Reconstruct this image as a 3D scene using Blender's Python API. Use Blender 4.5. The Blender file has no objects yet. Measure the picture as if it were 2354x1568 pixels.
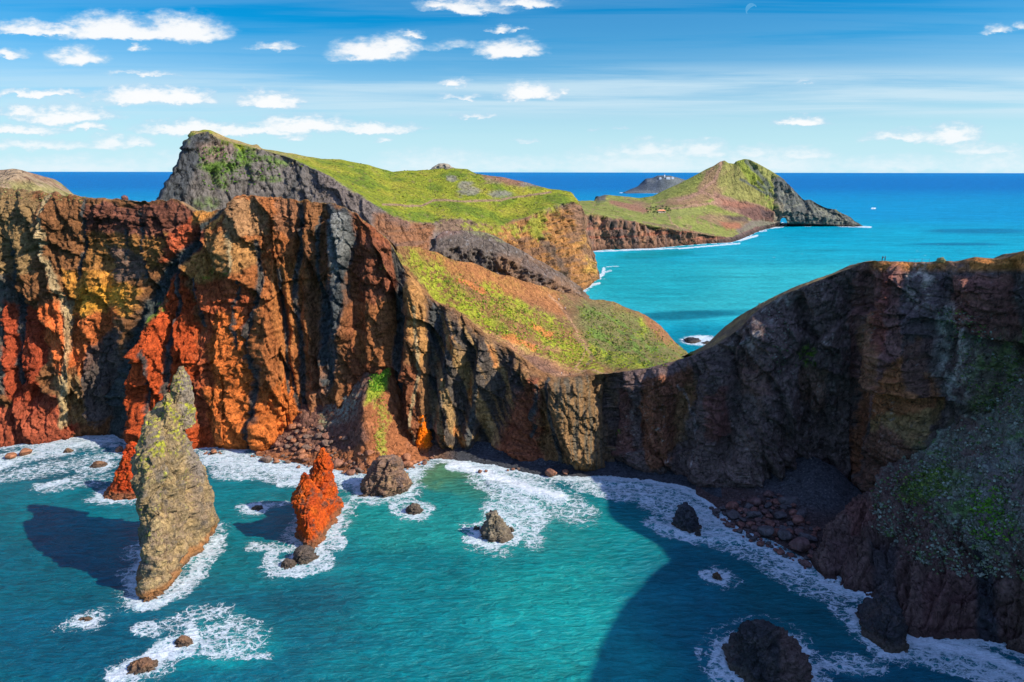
import bpy, math, random
import numpy as np
random.seed(7)
RNG = np.random.RandomState(11)
SC = bpy.context.scene
R = math.radians

# ------------------------------------------------------------------ camera
CAM_H, PITCH, FD, CU, CV = 130.0, R(13.9), 1569.5, 1176.5, 784.0
cam = bpy.data.objects.new('camera', bpy.data.cameras.new('camera'))
SC.collection.objects.link(cam)
cam.location = (0, 0, CAM_H)
cam.rotation_euler = (R(90) - PITCH, R(-0.08), 0)
cam.data.sensor_width = 36
cam.data.lens = 36 * FD / 2353.0
cam.data.clip_start = 1
cam.data.clip_end = 400000
SC.camera = cam

# ------------------------------------------------------------------ sun and exposure
SUN_EL, SUN_AZ = R(38), R(17)          # azimuth: degrees behind the +X axis, towards the camera side
sv = np.array([math.cos(SUN_EL) * math.cos(SUN_AZ), -math.cos(SUN_EL) * math.sin(SUN_AZ), math.sin(SUN_EL)])
sun = bpy.data.objects.new('sun', bpy.data.lights.new('sun', 'SUN'))
SC.collection.objects.link(sun)
sun.data.energy = 5.0
sun.data.angle = R(0.5)
sun.data.color = (1.0, 0.93, 0.80)
sun.location = (200, -100, 300)
sun.rotation_euler = (math.acos(sv[2]), 0, math.atan2(sv[1], sv[0]) + math.pi / 2)
SC.view_settings.view_transform = 'Standard'
SC.view_settings.look = 'None'
SC.view_settings.gamma = 1
SC.view_settings.exposure = 0.35

# ------------------------------------------------------------------ node helper
class NT:
    def __init__(s, tree):
        s.t = tree; s.n = tree.nodes; s.l = tree.links
    def node(s, typ, **kw):
        n = s.n.new(typ)
        for k, v in kw.items():
            if k.startswith('i_'):
                n.inputs[k[2:].replace('_', ' ')].default_value = v
            else:
                setattr(n, k, v)
        return n
    def put(s, sock, v):
        if isinstance(v, (int, float, tuple, list)): sock.default_value = v
        else: s.l.new(v, sock)
    def math(s, op, a, b=None, c=None, clamp=False):
        n = s.n.new('ShaderNodeMath'); n.operation = op; n.use_clamp = clamp
        s.put(n.inputs[0], a)
        if b is not None: s.put(n.inputs[1], b)
        if c is not None: s.put(n.inputs[2], c)
        return n.outputs[0]
    def vec(s, op, a, b=None):
        n = s.n.new('ShaderNodeVectorMath'); n.operation = op
        s.put(n.inputs[0], a)
        if b is not None: s.put(n.inputs[1], b)
        return n.outputs['Value'] if op in ('LENGTH', 'DOT_PRODUCT') else n.outputs[0]
    def mix(s, f, a, b, blend='MIX'):
        n = s.n.new('ShaderNodeMix'); n.data_type = 'RGBA'; n.blend_type = blend
        s.put(n.inputs[0], f)
        s.put(n.inputs[6], a if not isinstance(a, tuple) or len(a) == 4 else a + (1,))
        s.put(n.inputs[7], b if not isinstance(b, tuple) or len(b) == 4 else b + (1,))
        return n.outputs[2]
    def ss(s, x, lo, hi, a=0.0, b=1.0):
        n = s.n.new('ShaderNodeMapRange'); n.interpolation_type = 'SMOOTHSTEP'
        s.put(n.inputs[0], x); s.put(n.inputs[1], lo); s.put(n.inputs[2], hi); s.put(n.inputs[3], a); s.put(n.inputs[4], b)
        return n.outputs[0]
    def noise(s, vec, scale, detail=4, rough=0.55, dist=0.0, dim='3D', out='Fac'):
        n = s.n.new('ShaderNodeTexNoise'); n.noise_dimensions = dim
        if vec is not None: s.l.new(vec, n.inputs['Vector'])
        n.inputs['Scale'].default_value = scale; n.inputs['Detail'].default_value = detail
        n.inputs['Roughness'].default_value = rough; n.inputs['Distortion'].default_value = dist
        return n.outputs[out]

# ------------------------------------------------------------------ picture-plane helpers (only used to measure positions off the photo)
CP, SP = math.cos(PITCH), math.sin(PITCH)
def raydir(u, v):
    u = np.asarray(u, float); v = np.asarray(v, float)
    x = (u - CU) / FD; y = -(v - CV) / FD
    return x, CP + y * SP, -SP + y * CP
def P(u, v, Y):
    x, dy, dz = raydir(u, v); t = Y / dy
    return np.array([x * t, Y, CAM_H + dz * t])
def S(u, v, z=0.0):
    x, dy, dz = raydir(u, v); t = (z - CAM_H) / dz
    return np.array([x * t, dy * t, z + 0 * t])
def proj(p):
    X, Y, Z = p[..., 0], p[..., 1], p[..., 2] - CAM_H
    d = Y * CP - Z * SP; d = np.where(d < 1, 1, d)
    return CU + X / d * FD, CV - (Y * SP + Z * CP) / d * FD, d

# ------------------------------------------------------------------ world: sky and clouds
CLOUDS = [ # u, v(base line), half width, height, strength
 (250, 80, 120, 42, 1.0), (420, 82, 110, 46, 1.0), (330, 86, 190, 30, 1.0), (60, 72, 90, 20, .85), (130, 76, 90, 16, .8),
 (180, 142, 70, 30, .9), (20, 130, 55, 14, .7), (312, 117, 18, 10, .7), (625, 113, 62, 14, .65),
 (850, 128, 95, 38, .95), (905, 112, 60, 30, .85), (1170, 124, 85, 30, 1.0), (1040, 112, 120, 16, .35), (950, 86, 30, 10, .7),
 (1070, 22, 110, 22, .8), (1210, 12, 80, 16, .8), (1000, 16, 50, 14, .7), (1150, 67, 30, 8, .7), (1195, 71, 22, 6, .5),
 (335, 173, 90, 10, .55), (90, 222, 130, 14, .85), (340, 232, 130, 32, 1.0), (420, 232, 80, 26, 1.0), (620, 237, 80, 28, 1.0),
 (1045, 197, 34, 12, .75), (1215, 225, 75, 32, .95), (1060, 228, 60, 10, .55), (1290, 215, 22, 14, .6),
 (150, 275, 130, 34, .85), (50, 262, 110, 16, .6), (40, 305, 130, 20, .8), (200, 298, 60, 12, .7), (560, 305, 200, 20, .85), (440, 303, 150, 26, .85), (700, 295, 130, 30, .95),
 (860, 300, 115, 22, .95), (90, 340, 170, 16, .5), (250, 335, 60, 26, .8), (320, 335, 48, 20, .75), (670, 318, 40, 14, .6), (880, 322, 30, 8, .6), (1090, 268, 60, 10, .5),
 (1845, 283, 70, 18, .95), (2080, 320, 110, 22, .7), (2190, 320, 75, 34, .9), (1210, 326, 40, 9, .4), (1360, 297, 20, 6, .3), (1430, 297, 20, 6, .3),
 (1480, 385, 200, 40, .5), (1500, 350, 90, 26, .6), (1610, 350, 60, 28, .6), (1750, 385, 180, 36, .5), (1740, 355, 50, 20, .5), (1850, 360, 70, 20, .55), (2050, 385, 140, 22, .4), (2260, 345, 80, 18, .55), (2300, 385, 120, 40, .35),
 (1000, 385, 130, 36, .4), (1180, 385, 150, 22, .3), (150, 390, 260, 24, .45), (500, 385, 200, 30, .3),
 (2290, 68, 40, 14, .6), (2345, 60, 20, 10, .5), (1845, 190, 28, 8, .35),
]
w = bpy.data.worlds.new('World'); SC.world = w; w.use_nodes = True
T = NT(w.node_tree); T.n.clear()
geo = T.node('ShaderNodeTexCoord')
sep = T.node('ShaderNodeSeparateXYZ'); T.l.new(geo.outputs['Generated'], sep.inputs[0])
DX, DY, DZ = sep.outputs
sky = T.node('ShaderNodeTexSky', sky_type='NISHITA', sun_disc=False)
sky.sun_elevation = SUN_EL
sky.sun_rotation = math.atan2(sv[0], sv[1])
sky.air_density = 1.0; sky.dust_density = 0.3; sky.ozone_density = 3.0; sky.altitude = 100
el = T.math('ARCSINE', DZ)
eld = T.math('MULTIPLY', el, 180 / math.pi)
tint = T.node('ShaderNodeValToRGB')
T.l.new(T.math('DIVIDE', eld, 40.0, clamp=True), tint.inputs[0])
cr = tint.color_ramp
def stops(cr, L):
    while len(cr.elements) > len(L): cr.elements.remove(cr.elements[-1])
    while len(cr.elements) < len(L): cr.elements.new(0.5)
    for e, (p, c) in zip(cr.elements, L): e.position = p; e.color = tuple(c) + (1,)
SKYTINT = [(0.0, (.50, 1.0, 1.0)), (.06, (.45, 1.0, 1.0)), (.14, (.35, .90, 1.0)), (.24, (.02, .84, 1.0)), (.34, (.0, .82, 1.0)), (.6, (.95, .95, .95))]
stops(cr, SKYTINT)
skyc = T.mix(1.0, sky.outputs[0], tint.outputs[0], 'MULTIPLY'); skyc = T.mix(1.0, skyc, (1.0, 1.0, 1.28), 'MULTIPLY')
hi_ = T.vec('SCALE', skyc); T.l.new(T.ss(eld, 15.0, 32.0, 1.0, 2.6), hi_.node.inputs['Scale']); skyc = hi_  # added brightness in the unseen sky overhead, fill for the shaded cliffs
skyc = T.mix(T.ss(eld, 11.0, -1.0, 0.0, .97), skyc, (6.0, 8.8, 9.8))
# cloud plane coordinates: x/y and z/y of the view direction, valid for the northern half of the sky
ysafe = T.math('MAXIMUM', DY, 0.05)
cx = T.math('DIVIDE', DX, ysafe); cz = T.math('DIVIDE', DZ, ysafe)
cmb = T.node('ShaderNodeCombineXYZ'); T.l.new(cx, cmb.inputs[0]); T.l.new(cz, cmb.inputs[1])
cco = cmb.outputs[0]
wv = T.node('ShaderNodeMapping'); T.l.new(cco, wv.inputs[0]); wv.inputs['Scale'].default_value = (1, 2.2, 1)
n1 = T.noise(wv.outputs[0], 26, 7, .62, out='Color')
n1v = T.vec('SUBTRACT', n1, (.5, .5, .5))
warp = T.vec('MULTIPLY', n1v, (.060, .028, 0))
cw = T.vec('ADD', cco, warp)
acc = None
for (u, v, hw, h, st) in CLOUDS:
    x, dy, dz = raydir(u, v); a0, e0 = float(x / dy), float(dz / dy)
    sx = FD / (hw * 1.22) * float(dy); sy = FD / (h * 1.25)
    q = T.vec('MULTIPLY', T.vec('SUBTRACT', cw, (a0, e0, 0)), (sx, sy, 0))
    q = T.vec('MAXIMUM', q, T.vec('MULTIPLY', q, (-1, -3.2, 0)))
    f = T.math('MULTIPLY', T.math('SUBTRACT', 1.0, T.vec('LENGTH', q)), st)
    f = T.math('ADD', f, .10 if v > 335 else 0.0); acc = f if acc is None else T.math('SMOOTH_MAX', acc, f, 0.1)
n2 = T.noise(wv.outputs[0], 60, 6, .6)
n2c = T.math('MULTIPLY_ADD', n2, 1.5, -.75)
dens = T.math('ADD', acc, T.math('MULTIPLY', n2c, .42))
cm = T.math('MULTIPLY', T.ss(dens, -.16, .72), T.ss(acc, -.02, .2))
# thin cirrus streaks, strongly stretched sideways
mp = T.node('ShaderNodeMapping'); T.l.new(cco, mp.inputs[0]); mp.inputs['Scale'].default_value = (.9, 26, 1); mp.inputs['Rotation'].default_value = (0, 0, R(-.6))
c1 = T.noise(mp.outputs[0], 1.6, 6, .6, .4)
band = T.math('MULTIPLY', T.ss(cz, .068, .088), T.ss(cz, .150, .115))
band = T.math('MULTIPLY', band, T.ss(cx, -1.0, .35, .35, 1.0))
cir = T.math('MULTIPLY', T.ss(c1, .33, .60), T.math('MULTIPLY_ADD', band, .72, .10))
cir = T.math('MULTIPLY', cir, T.ss(cz, .0, .06))
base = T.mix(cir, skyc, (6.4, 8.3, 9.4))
shade = T.ss(T.math('ADD', acc, T.math('MULTIPLY', n2c, .75)), .08, .60)
ccol = T.mix(shade, (5.0, 7.1, 9.0), (9.9, 10.0, 10.1))
ccol = T.mix(T.ss(cz, .075, .0), ccol, (8.1, 9.3, 9.9))
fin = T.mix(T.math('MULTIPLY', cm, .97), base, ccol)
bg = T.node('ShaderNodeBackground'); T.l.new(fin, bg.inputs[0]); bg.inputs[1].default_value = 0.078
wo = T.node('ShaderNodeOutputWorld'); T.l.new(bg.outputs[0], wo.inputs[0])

# ------------------------------------------------------------------ numpy noise
_perm = RNG.permutation(256).astype(np.int32); _perm = np.concatenate([_perm, _perm])
_g = RNG.normal(size=(256, 3)); _g /= np.linalg.norm(_g, axis=1)[:, None]; _g = _g.astype(np.float32)
def pn(x, y, z):
    x = np.asarray(x, np.float32); y = np.asarray(y, np.float32) + 0 * x; z = np.asarray(z, np.float32) + 0 * x
    xi = np.floor(x); yi = np.floor(y); zi = np.floor(z)
    fx, fy, fz = x - xi, y - yi, z - zi
    xi = xi.astype(np.int32) & 255; yi = yi.astype(np.int32) & 255; zi = zi.astype(np.int32) & 255
    def c(a, b, d):
        h = _perm[_perm[_perm[(xi + a) & 255] + ((yi + b) & 255)] + ((zi + d) & 255)]
        g = _g[h]
        return g[..., 0] * (fx - a) + g[..., 1] * (fy - b) + g[..., 2] * (fz - d)
    u = fx * fx * fx * (fx * (fx * 6 - 15) + 10); v = fy * fy * fy * (fy * (fy * 6 - 15) + 10); w_ = fz * fz * fz * (fz * (fz * 6 - 15) + 10)
    l = lambda a, b, t: a + t * (b - a)
    r = l(l(l(c(0,0,0), c(1,0,0), u), l(c(0,1,0), c(1,1,0), u), v), l(l(c(0,0,1), c(1,0,1), u), l(c(0,1,1), c(1,1,1), u), v), w_)
    return r * 1.6
def fbm(x, y, z, o=4, g=.5, mode=0):
    a, s, tot = 1.0, 0, 0
    for i in range(o):
        n = pn(x, y, z)
        if mode == 1: n = np.abs(n) * 2 - .5         # billow: round swellings, sharp creases
        if mode == 2: n = .6 - np.abs(n) * 2         # ridged
        s = s + a * n; tot += a; a *= g
        x = x * 2.03 + 17.1; y = y * 2.03 + 3.7; z = z * 2.03 + 9.3
    return s / tot
def _h(i, j, k):
    a = (i.astype(np.int64) * 73856093) ^ (j.astype(np.int64) * 19349663) ^ (k * 83492791)
    a = (a ^ (a >> 13)) * 1274126177; return ((a ^ (a >> 16)) & 0xffff) / 65535.0
def cells(x, y):
    """2-D cell noise: distance between the two nearest cell points (0 on a joint) and a value per cell"""
    xi = np.floor(x).astype(int); yi = np.floor(y).astype(int)
    d1 = np.full(x.shape, 9.0); d2 = d1.copy(); cv = np.zeros(x.shape)
    for a in (-1, 0, 1):
        for b in (-1, 0, 1):
            i, j = xi + a, yi + b
            d = np.hypot(i + .1 + .8 * _h(i, j, 1) - x, j + .1 + .8 * _h(i, j, 2) - y)
            n = d < d1; d2 = np.where(n, d1, np.minimum(d2, d)); cv = np.where(n, _h(i, j, 3), cv); d1 = np.where(n, d, d1)
    return d2 - d1, cv
def facets(x, y, k=0):
    """angular broken planes: every cell is its own tilted facet (roughly -1..1)"""
    xi = np.floor(x).astype(int); yi = np.floor(y).astype(int); d1 = np.full(x.shape, 9.0); out = np.zeros(x.shape)
    for a in (-1, 0, 1):
        for b in (-1, 0, 1):
            i, j = xi + a, yi + b; px = i + .1 + .8 * _h(i, j, 11 + k); py = j + .1 + .8 * _h(i, j, 12 + k)
            dx, dy = x - px, y - py; d = dx * dx + dy * dy; n = d < d1
            v = (_h(i, j, 13 + k) - .5) * 1.1 - dx * (.35 + 1.3 * _h(i, j, 14 + k)) + dy * (_h(i, j, 15 + k) - .5) * 2.2
            out = np.where(n, v, out); d1 = np.where(n, d, d1)
    return out
def sstep(x, a, b):
    t = np.clip((x - a) / (b - a), 0, 1); return t * t * (3 - 2 * t)
def poly(U, V, pts, soft=12):
    """soft mask inside a polygon"""
    n = len(pts); inside = np.zeros(U.shape, bool); d = np.full(U.shape, 1e9)
    for i in range(n):
        x0, y0 = pts[i]; x1, y1 = pts[(i + 1) % n]
        c = ((y0 > V) != (y1 > V)) & (U < (x1 - x0) * (V - y0) / ((y1 - y0) or 1e-9) + x0)
        inside ^= c
        ex, ey = x1 - x0, y1 - y0; L = ex * ex + ey * ey
        t = np.clip(((U - x0) * ex + (V - y0) * ey) / L, 0, 1)
        d = np.minimum(d, np.hypot(U - x0 - t * ex, V - y0 - t * ey))
    sd = np.where(inside, d, -d)
    return sstep(sd, -soft, soft)
def stroke(U, V, pts, wd, soft=None):
    """mask along a polyline; wd may be a list, one per point"""
    soft = soft or (wd if not isinstance(wd, (list, tuple)) else max(wd)) * .7
    m = np.zeros(U.shape)
    for i in range(len(pts) - 1):
        x0, y0 = pts[i]; x1, y1 = pts[i + 1]; ex, ey = x1 - x0, y1 - y0; L = ex * ex + ey * ey
        t = np.clip(((U - x0) * ex + (V - y0) * ey) / L, 0, 1)
        w_ = wd if not isinstance(wd, (list, tuple)) else wd[i] + t * (wd[i + 1] - wd[i])
        m = np.maximum(m, sstep(w_ - np.hypot(U - x0 - t * ex, V - y0 - t * ey), -soft * .5, soft * .5))
    return m
def blob(U, V, u, v, ru, rv, ang=0, k=1.0):
    a = R(ang); dx, dy = U - u, V - v
    x = (dx * math.cos(a) + dy * math.sin(a)) / ru; y = (-dx * math.sin(a) + dy * math.cos(a)) / rv
    return sstep(1.35 - np.hypot(x, y), 0, .7) * k
def sat(C, s, g=(1, 1, 1)):
    l = C.mean(-1, keepdims=True); return np.clip((l + (C - l) * s) * np.array(g, np.float32), .004, 1)
def lay(C, m, col):
    m = m[..., None]; C *= (1 - m); C += m * np.asarray(col, np.float32)
    return C

# ------------------------------------------------------------------ objects
def tag(o, label=None, cat=None, group=None, kind=None):
    if label: o['label'] = label
    if cat: o['category'] = cat
    if group: o['group'] = group
    if kind: o['kind'] = kind
    return o
def mesh_np(name, V, F, mat=None, col=None, attrs=None, smooth=True, parent=None):
    V = np.asarray(V, np.float32).reshape(-1, 3); F = np.asarray(F, np.int32)
    me = bpy.data.meshes.new(name); k = F.shape[1]
    me.vertices.add(len(V)); me.vertices.foreach_set('co', V.ravel())
    me.loops.add(F.size); me.loops.foreach_set('vertex_index', F.ravel())
    me.polygons.add(len(F)); me.polygons.foreach_set('loop_start', np.arange(0, F.size, k, dtype=np.int32))
    me.update(calc_edges=True)
    if smooth: me.polygons.foreach_set('use_smooth', np.ones(len(F), bool))
    if col is not None:
        a = me.color_attributes.new('Col', 'FLOAT_COLOR', 'POINT')
        c = np.ones((len(V), 4), np.float32); c[:, :3] = np.clip(np.asarray(col).reshape(-1, 3), 0, 1)
        a.data.foreach_set('color', c.ravel())
    for an, av in (attrs or {}).items():
        a = me.attributes.new(an, 'FLOAT', 'POINT'); a.data.foreach_set('value', np.asarray(av, np.float32).ravel())
    if mat: me.materials.append(mat)
    o = bpy.data.objects.new(name, me); SC.collection.objects.link(o)
    if parent: o.parent = parent
    return o
def grid_faces(nr, nc, wrap=False, flip=False):
    i = np.arange(nr - 1)[:, None]; j = np.arange(nc - (0 if wrap else 1))[None, :]
    a = i * nc + j; b = i * nc + (j + 1) % nc; c = (i + 1) * nc + (j + 1) % nc; d = (i + 1) * nc + j
    f = np.stack([a, b, c, d], -1).reshape(-1, 4)
    return f[:, ::-1] if flip else f

# ------------------------------------------------------------------ materials
def rock_mat(name, scale=1.0, bump=.5, var=.35, rough=.92, spec=.15, joints=.5):
    m = bpy.data.materials.new(name); m.use_nodes = True; T = NT(m.node_tree)
    bs = T.n['Principled BSDF']
    at = T.node('ShaderNodeAttribute', attribute_name='Col')
    tc = T.node('ShaderNodeTexCoord'); co = tc.outputs['Object']
    wp = T.vec('ADD', co, T.vec('MULTIPLY', T.vec('SUBTRACT', T.noise(co, .35 * scale, 3, .6, out='Color'), (.5, .5, .5)), (3.0 / scale, 3.0 / scale, 4.0 / scale)))
    mp = T.node('ShaderNodeMapping'); T.l.new(wp, mp.inputs[0]); mp.inputs['Scale'].default_value = (1, 1, .42)
    a = T.noise(mp.outputs[0], 1.1 * scale, 7, .72)
    b = T.noise(co, .16 * scale, 5, .6)
    a2 = T.noise(co, .5 * scale, 3, .6)
    vo = T.node('ShaderNodeTexVoronoi', feature='DISTANCE_TO_EDGE'); vo.inputs['Scale'].default_value = .42 * scale; T.l.new(mp.outputs[0], vo.inputs['Vector'])
    crack = T.math('MULTIPLY', T.ss(vo.outputs['Distance'], .0, .09, 1.0, 0.0), T.ss(a2, .42, .62))
    f = T.math('MULTIPLY_ADD', T.ss(a, .30, .70), var * 2.4, 1 - var * 1.2)
    g = T.math('MULTIPLY_ADD', b, var * 1.6, 1 - var * .8)
    k = T.math('MULTIPLY_ADD', crack, -joints, 1.0)
    c = T.vec('SCALE', at.outputs['Color']); T.l.new(T.math('MULTIPLY', T.math('MULTIPLY', f, g), k), c.node.inputs['Scale'])
    T.l.new(c, bs.inputs['Base Color'])
    bs.inputs['Roughness'].default_value = rough; bs.inputs['Specular IOR Level'].default_value = spec
    h = T.math('ADD', a, T.math('MULTIPLY', crack, -.5))
    bp = T.node('ShaderNodeBump'); bp.inputs['Strength'].default_value = bump; bp.inputs['Distance'].default_value = 1.6 / scale
    T.l.new(h, bp.inputs['Height']); T.l.new(bp.outputs[0], bs.inputs['Normal'])
    return m
M_NEAR = rock_mat('weathered_volcanic_rock', .9, .8, .36)
M_MID = rock_mat('distant_volcanic_rock', .35, .7, .30)
M_FAR = rock_mat('far_volcanic_rock', .16, .6, .26)
M_STACK = rock_mat('sea_stack_rock', 1.7, .7, .32)
def flat_mat(name, col, rough=.7, spec=.3, var=.12, scale=3):
    m = bpy.data.materials.new(name); m.use_nodes = True; T = NT(m.node_tree); bs = T.n['Principled BSDF']
    tc = T.node('ShaderNodeTexCoord')
    n = T.noise(tc.outputs['Object'], scale, 4)
    c = T.mix(n, tuple(x * (1 - var) for x in col), tuple(min(1, x * (1 + var)) for x in col))
    T.l.new(c, bs.inputs['Base Color']); bs.inputs['Roughness'].default_value = rough; bs.inputs['Specular IOR Level'].default_value = spec
    return m

# ------------------------------------------------------------------ lofted terrain
def rowpts(row):
    out = []
    for p in row:
        if p[0] == 'w': out.append((p[1], p[2], p[3], p[4]))
        else:
            u, v, Y = p
            q = S(u, v) if Y == 's' else P(u, v, Y)
            out.append((u, q[0], q[1], q[2]))
    return np.array(out, float)
def rowinterp(row, t):
    r = rowpts(row)
    return np.stack([np.interp(t, r[:, 0], r[:, k]) for k in (1, 2, 3)], -1)
def shift(pts, dy=0, dz=None, z=None, dx=0):
    q = pts.copy(); q[:, 1] += dy; q[:, 0] += dx
    if dz is not None: q[:, 2] += dz
    if z is not None: q[:, 2] = z
    return q
def smooth1(a, k, axis=0):
    for _ in range(k):
        b = a.copy(); sl = [slice(None)] * a.ndim
        s0 = list(sl); s1 = list(sl); s2 = list(sl); s0[axis] = slice(1, -1); s1[axis] = slice(0, -2); s2[axis] = slice(2, None)
        b[tuple(s0)] = a[tuple(s0)] * .5 + (a[tuple(s1)] + a[tuple(s2)]) * .25; a = b
    return a
def loft(rows, segs, sm=2):
    G = []
    for i in range(len(rows) - 1):
        n = segs[i]; f = (np.arange(n) / n)[:, None, None]
        G.append(rows[i][None] * (1 - f) + rows[i + 1][None] * f)
    G.append(rows[-1][None]); G = np.concatenate(G, 0)
    return smooth1(G, sm, 0)
def normals(G):
    du = np.gradient(G, axis=1); dv = np.gradient(G, axis=0)
    n = np.cross(du, dv); n /= (np.linalg.norm(n, axis=-1, keepdims=True) + 1e-9)
    return n
ZBUF = {}
ZS = 3.0
def zadd(G, tagname):
    U, V, D = proj(G.reshape(-1, 3)); g = G.reshape(-1, 3)
    ok = (g[:, 1] > 20) & (U > -200) & (U < 2550) & (V > 200) & (V < 1700) & (g[:, 2] > -.5)
    i = (U[ok] / ZS).astype(int); j = (V[ok] / ZS).astype(int); d = D[ok]; gg = g[ok]
    order = np.argsort(-d)
    for a, b, c, p in zip(i[order], j[order], d[order], gg[order]):
        k = (a, b); o = ZBUF.get(k)
        if o is None or c < o[0]: ZBUF[k] = (c, p, tagname)
def surf(u, v):
    i, j = int(u / ZS), int(v / ZS)
    for r in range(0, 5):
        best = None
        for a in range(-r, r + 1):
            for b in range(-r, r + 1):
                o = ZBUF.get((i + a, j + b))
                if o is not None and (best is None or o[0] < best[0]): best = o
        if best is not None: return best[1], best[2]
    return None, None
def terrain(name, rows, segs, disp, paint, mat, label, kind='structure', sm=2, smu=2, flip=False, smooth=True):
    G = loft(rows, segs, sm)
    if smu: G = smooth1(G, smu, 1)
    N = normals(G)
    if flip: N = -N
    U, V, _ = proj(G)
    G2 = disp(G, N, U, V)
    C = paint(G2, U, V, normals(G2) * (-1 if flip else 1))
    o = mesh_np(name, G2, grid_faces(*G2.shape[:2], flip=flip), mat, C, smooth=smooth)
    tag(o, label, kind=kind)
    zadd(G2, name)
    return o, G2

# ================================================================== THE LAND
# ---- the front cliff: foot row and crest row, measured off the photograph, then carried on past the frame on both sides
A_FOOT = [(-900, 1000, 's'), (-500, 1022, 's'), (-150, 1035, 's'), (0, 1030, 's'), (60, 1022, 's'), (115, 1018, 's'), (160, 1006, 's'), (200, 1000, 's'), (262, 1000, 's'), (285, 1020, 's'),
          (340, 1034, 's'), (420, 1030, 's'), (480, 1030, 's'), (520, 1024, 's'), (590, 1036, 's'), (660, 1018, 's'), (740, 1012, 's'), (850, 1020, 's'), (930, 1036, 's'), (990, 1036, 's'),
          (1060, 1034, 's'), (1110, 1032, 's'), (1160, 1050, 's'), (1235, 1074, 's'), (1310, 1070, 's'), (1388, 1074, 's'), (1405, 1056, 's'), (1470, 1084, 's'), (1560, 1092, 's'), (1640, 1120, 's'),
          (1700, 1130, 's'), (1780, 1120, 's'), (1860, 1110, 's'), (1960, 1118, 's'), (2040, 1170, 's'), (2200, 1240, 's'), (2353, 1290, 's'),
          ('w', 2600, 166, 152, 0), ('w', 2900, 178, 108, 0), ('w', 3300, 190, 55, 0), ('w', 3700, 198, -20, 0)]
A_CREST = [(-900, 330, 420), (-500, 360, 400), (-150, 405, 372), (0, 432, 354), (90, 441, 350), (150, 450, 347), (260, 458, 343), (350, 464, 340), (415, 462, 339), (440, 484, 338), (490, 486, 337), (518, 478, 336),
           (548, 449, 335), (600, 450, 335), (640, 455, 335), (690, 462, 335), (745, 466, 335), (778, 470, 335), (800, 482, 335), (850, 516, 335), (885, 545, 335), (905, 575, 334), (925, 610, 334), (960, 650, 332),
           (1000, 690, 330), (1060, 718, 327), (1120, 770, 322), (1200, 818, 314), (1240, 852, 309), (1290, 868, 305), (1340, 864, 303), (1390, 858, 300), (1440, 852, 297), (1500, 842, 295), (1590, 817, 291), (1650, 790, 287),
           (1700, 755, 284), (1750, 706, 280), (1800, 678, 276), (1850, 655, 272), (1900, 636, 267), (1950, 618, 263), (1985, 601, 260), (2010, 597, 258), (2100, 602, 250), (2160, 600, 244), (2200, 600, 240), (2245, 590, 236), (2300, 594, 230), (2325, 588, 227), (2353, 577, 224),
           (2450, 560, 212), ('w', 2520, 180, 196, 116), ('w', 2600, 197, 176, 117), ('w', 2700, 200, 160, 119), ('w', 2800, 207, 140, 124), ('w', 2860, 205, 131, 129), ('w', 2980, 194, 114, 138), ('w', 3300, 190, 93, 141), ('w', 3500, 192, 50, 140), ('w', 3700, 205, -30, 136)]
tA = np.concatenate([np.arange(-900, -60, 12.), np.arange(-60, 1400, 2.4), np.arange(1400, 2400, 2.8), np.arange(2400, 3701, 14.)])
f0 = rowinterp(A_FOOT, tA); cr_ = rowinterp(A_CREST, tA)
def between(a, b, fh, fz, dx=0):
    q = a.copy(); q[:, :2] = a[:, :2] + (b[:, :2] - a[:, :2]) * fh; q[:, 2] = a[:, 2] + (b[:, 2] - a[:, 2]) * fz
    return q
SKY1 = [(905, 556, 340), (945, 562, 346), (985, 574, 352), (1040, 585, 358), (1100, 604, 365), (1200, 640, 378), (1265, 658, 390), (1350, 676, 410), (1420, 690, 425), (1480, 713, 440), (1520, 738, 452), (1550, 775, 466), (1592, 812, 476)]
def sky_row():
    q = shift(cr_, dy=45, dz=-18)
    m = (tA >= 905) & (tA <= 1592); r = rowinterp(SKY1, tA)
    q[m] = r[m]
    k = (tA > 1592) & (tA < 1660); f = ((tA[k] - 1592) / 68)[:, None]
    q[k] = r[-1] * (1 - f) + q[k] * f if False else q[k] * f + np.interp(0, [0], [0]) + (1 - f) * rowinterp(SKY1, np.array([1592.]))
    k = (tA > 800) & (tA < 905); f = ((tA[k] - 800) / 105)[:, None]
    q[k] = q[k] * (1 - f) + f * shift(cr_[k], dy=12, dz=-1)
    return q
sk = sky_row()
m1 = between(cr_, sk, .35, .30); m2 = between(cr_, sk, .7, .68)
inn = (tA > 905) & (tA < 1592)
# the hollow where the path crosses the saddle
sag = sstep(tA, 1250, 1450) * (1 - sstep(tA, 1560, 1640))
m1[:, 2] -= sag * 7; m2[:, 2] -= sag * 5
out = (~inn)
m1[out] = shift(cr_, dy=10, dz=-2.5)[out]; m2[out] = shift(cr_, dy=24, dz=-8)[out]
rows = [shift(f0, dy=-4, z=-9), f0, between(f0, cr_, .30, .22), between(f0, cr_, .52, .5), between(f0, cr_, .74, .78), between(f0, cr_, .9, .94), cr_, m1, m2, sk,
        shift(sk, dy=35, dz=-22), np.where((sk[:, 2] > 60)[:, None], shift(sk, dy=85, dz=-60), shift(sk, dy=70, z=-4)), shift(sk, dy=125, z=-9)]
segs = [5, 42, 60, 60, 48, 26, 46, 46, 46, 10, 10, 6]
NR_CREST = 5 + 42 + 60 + 60 + 48 + 26

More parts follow.
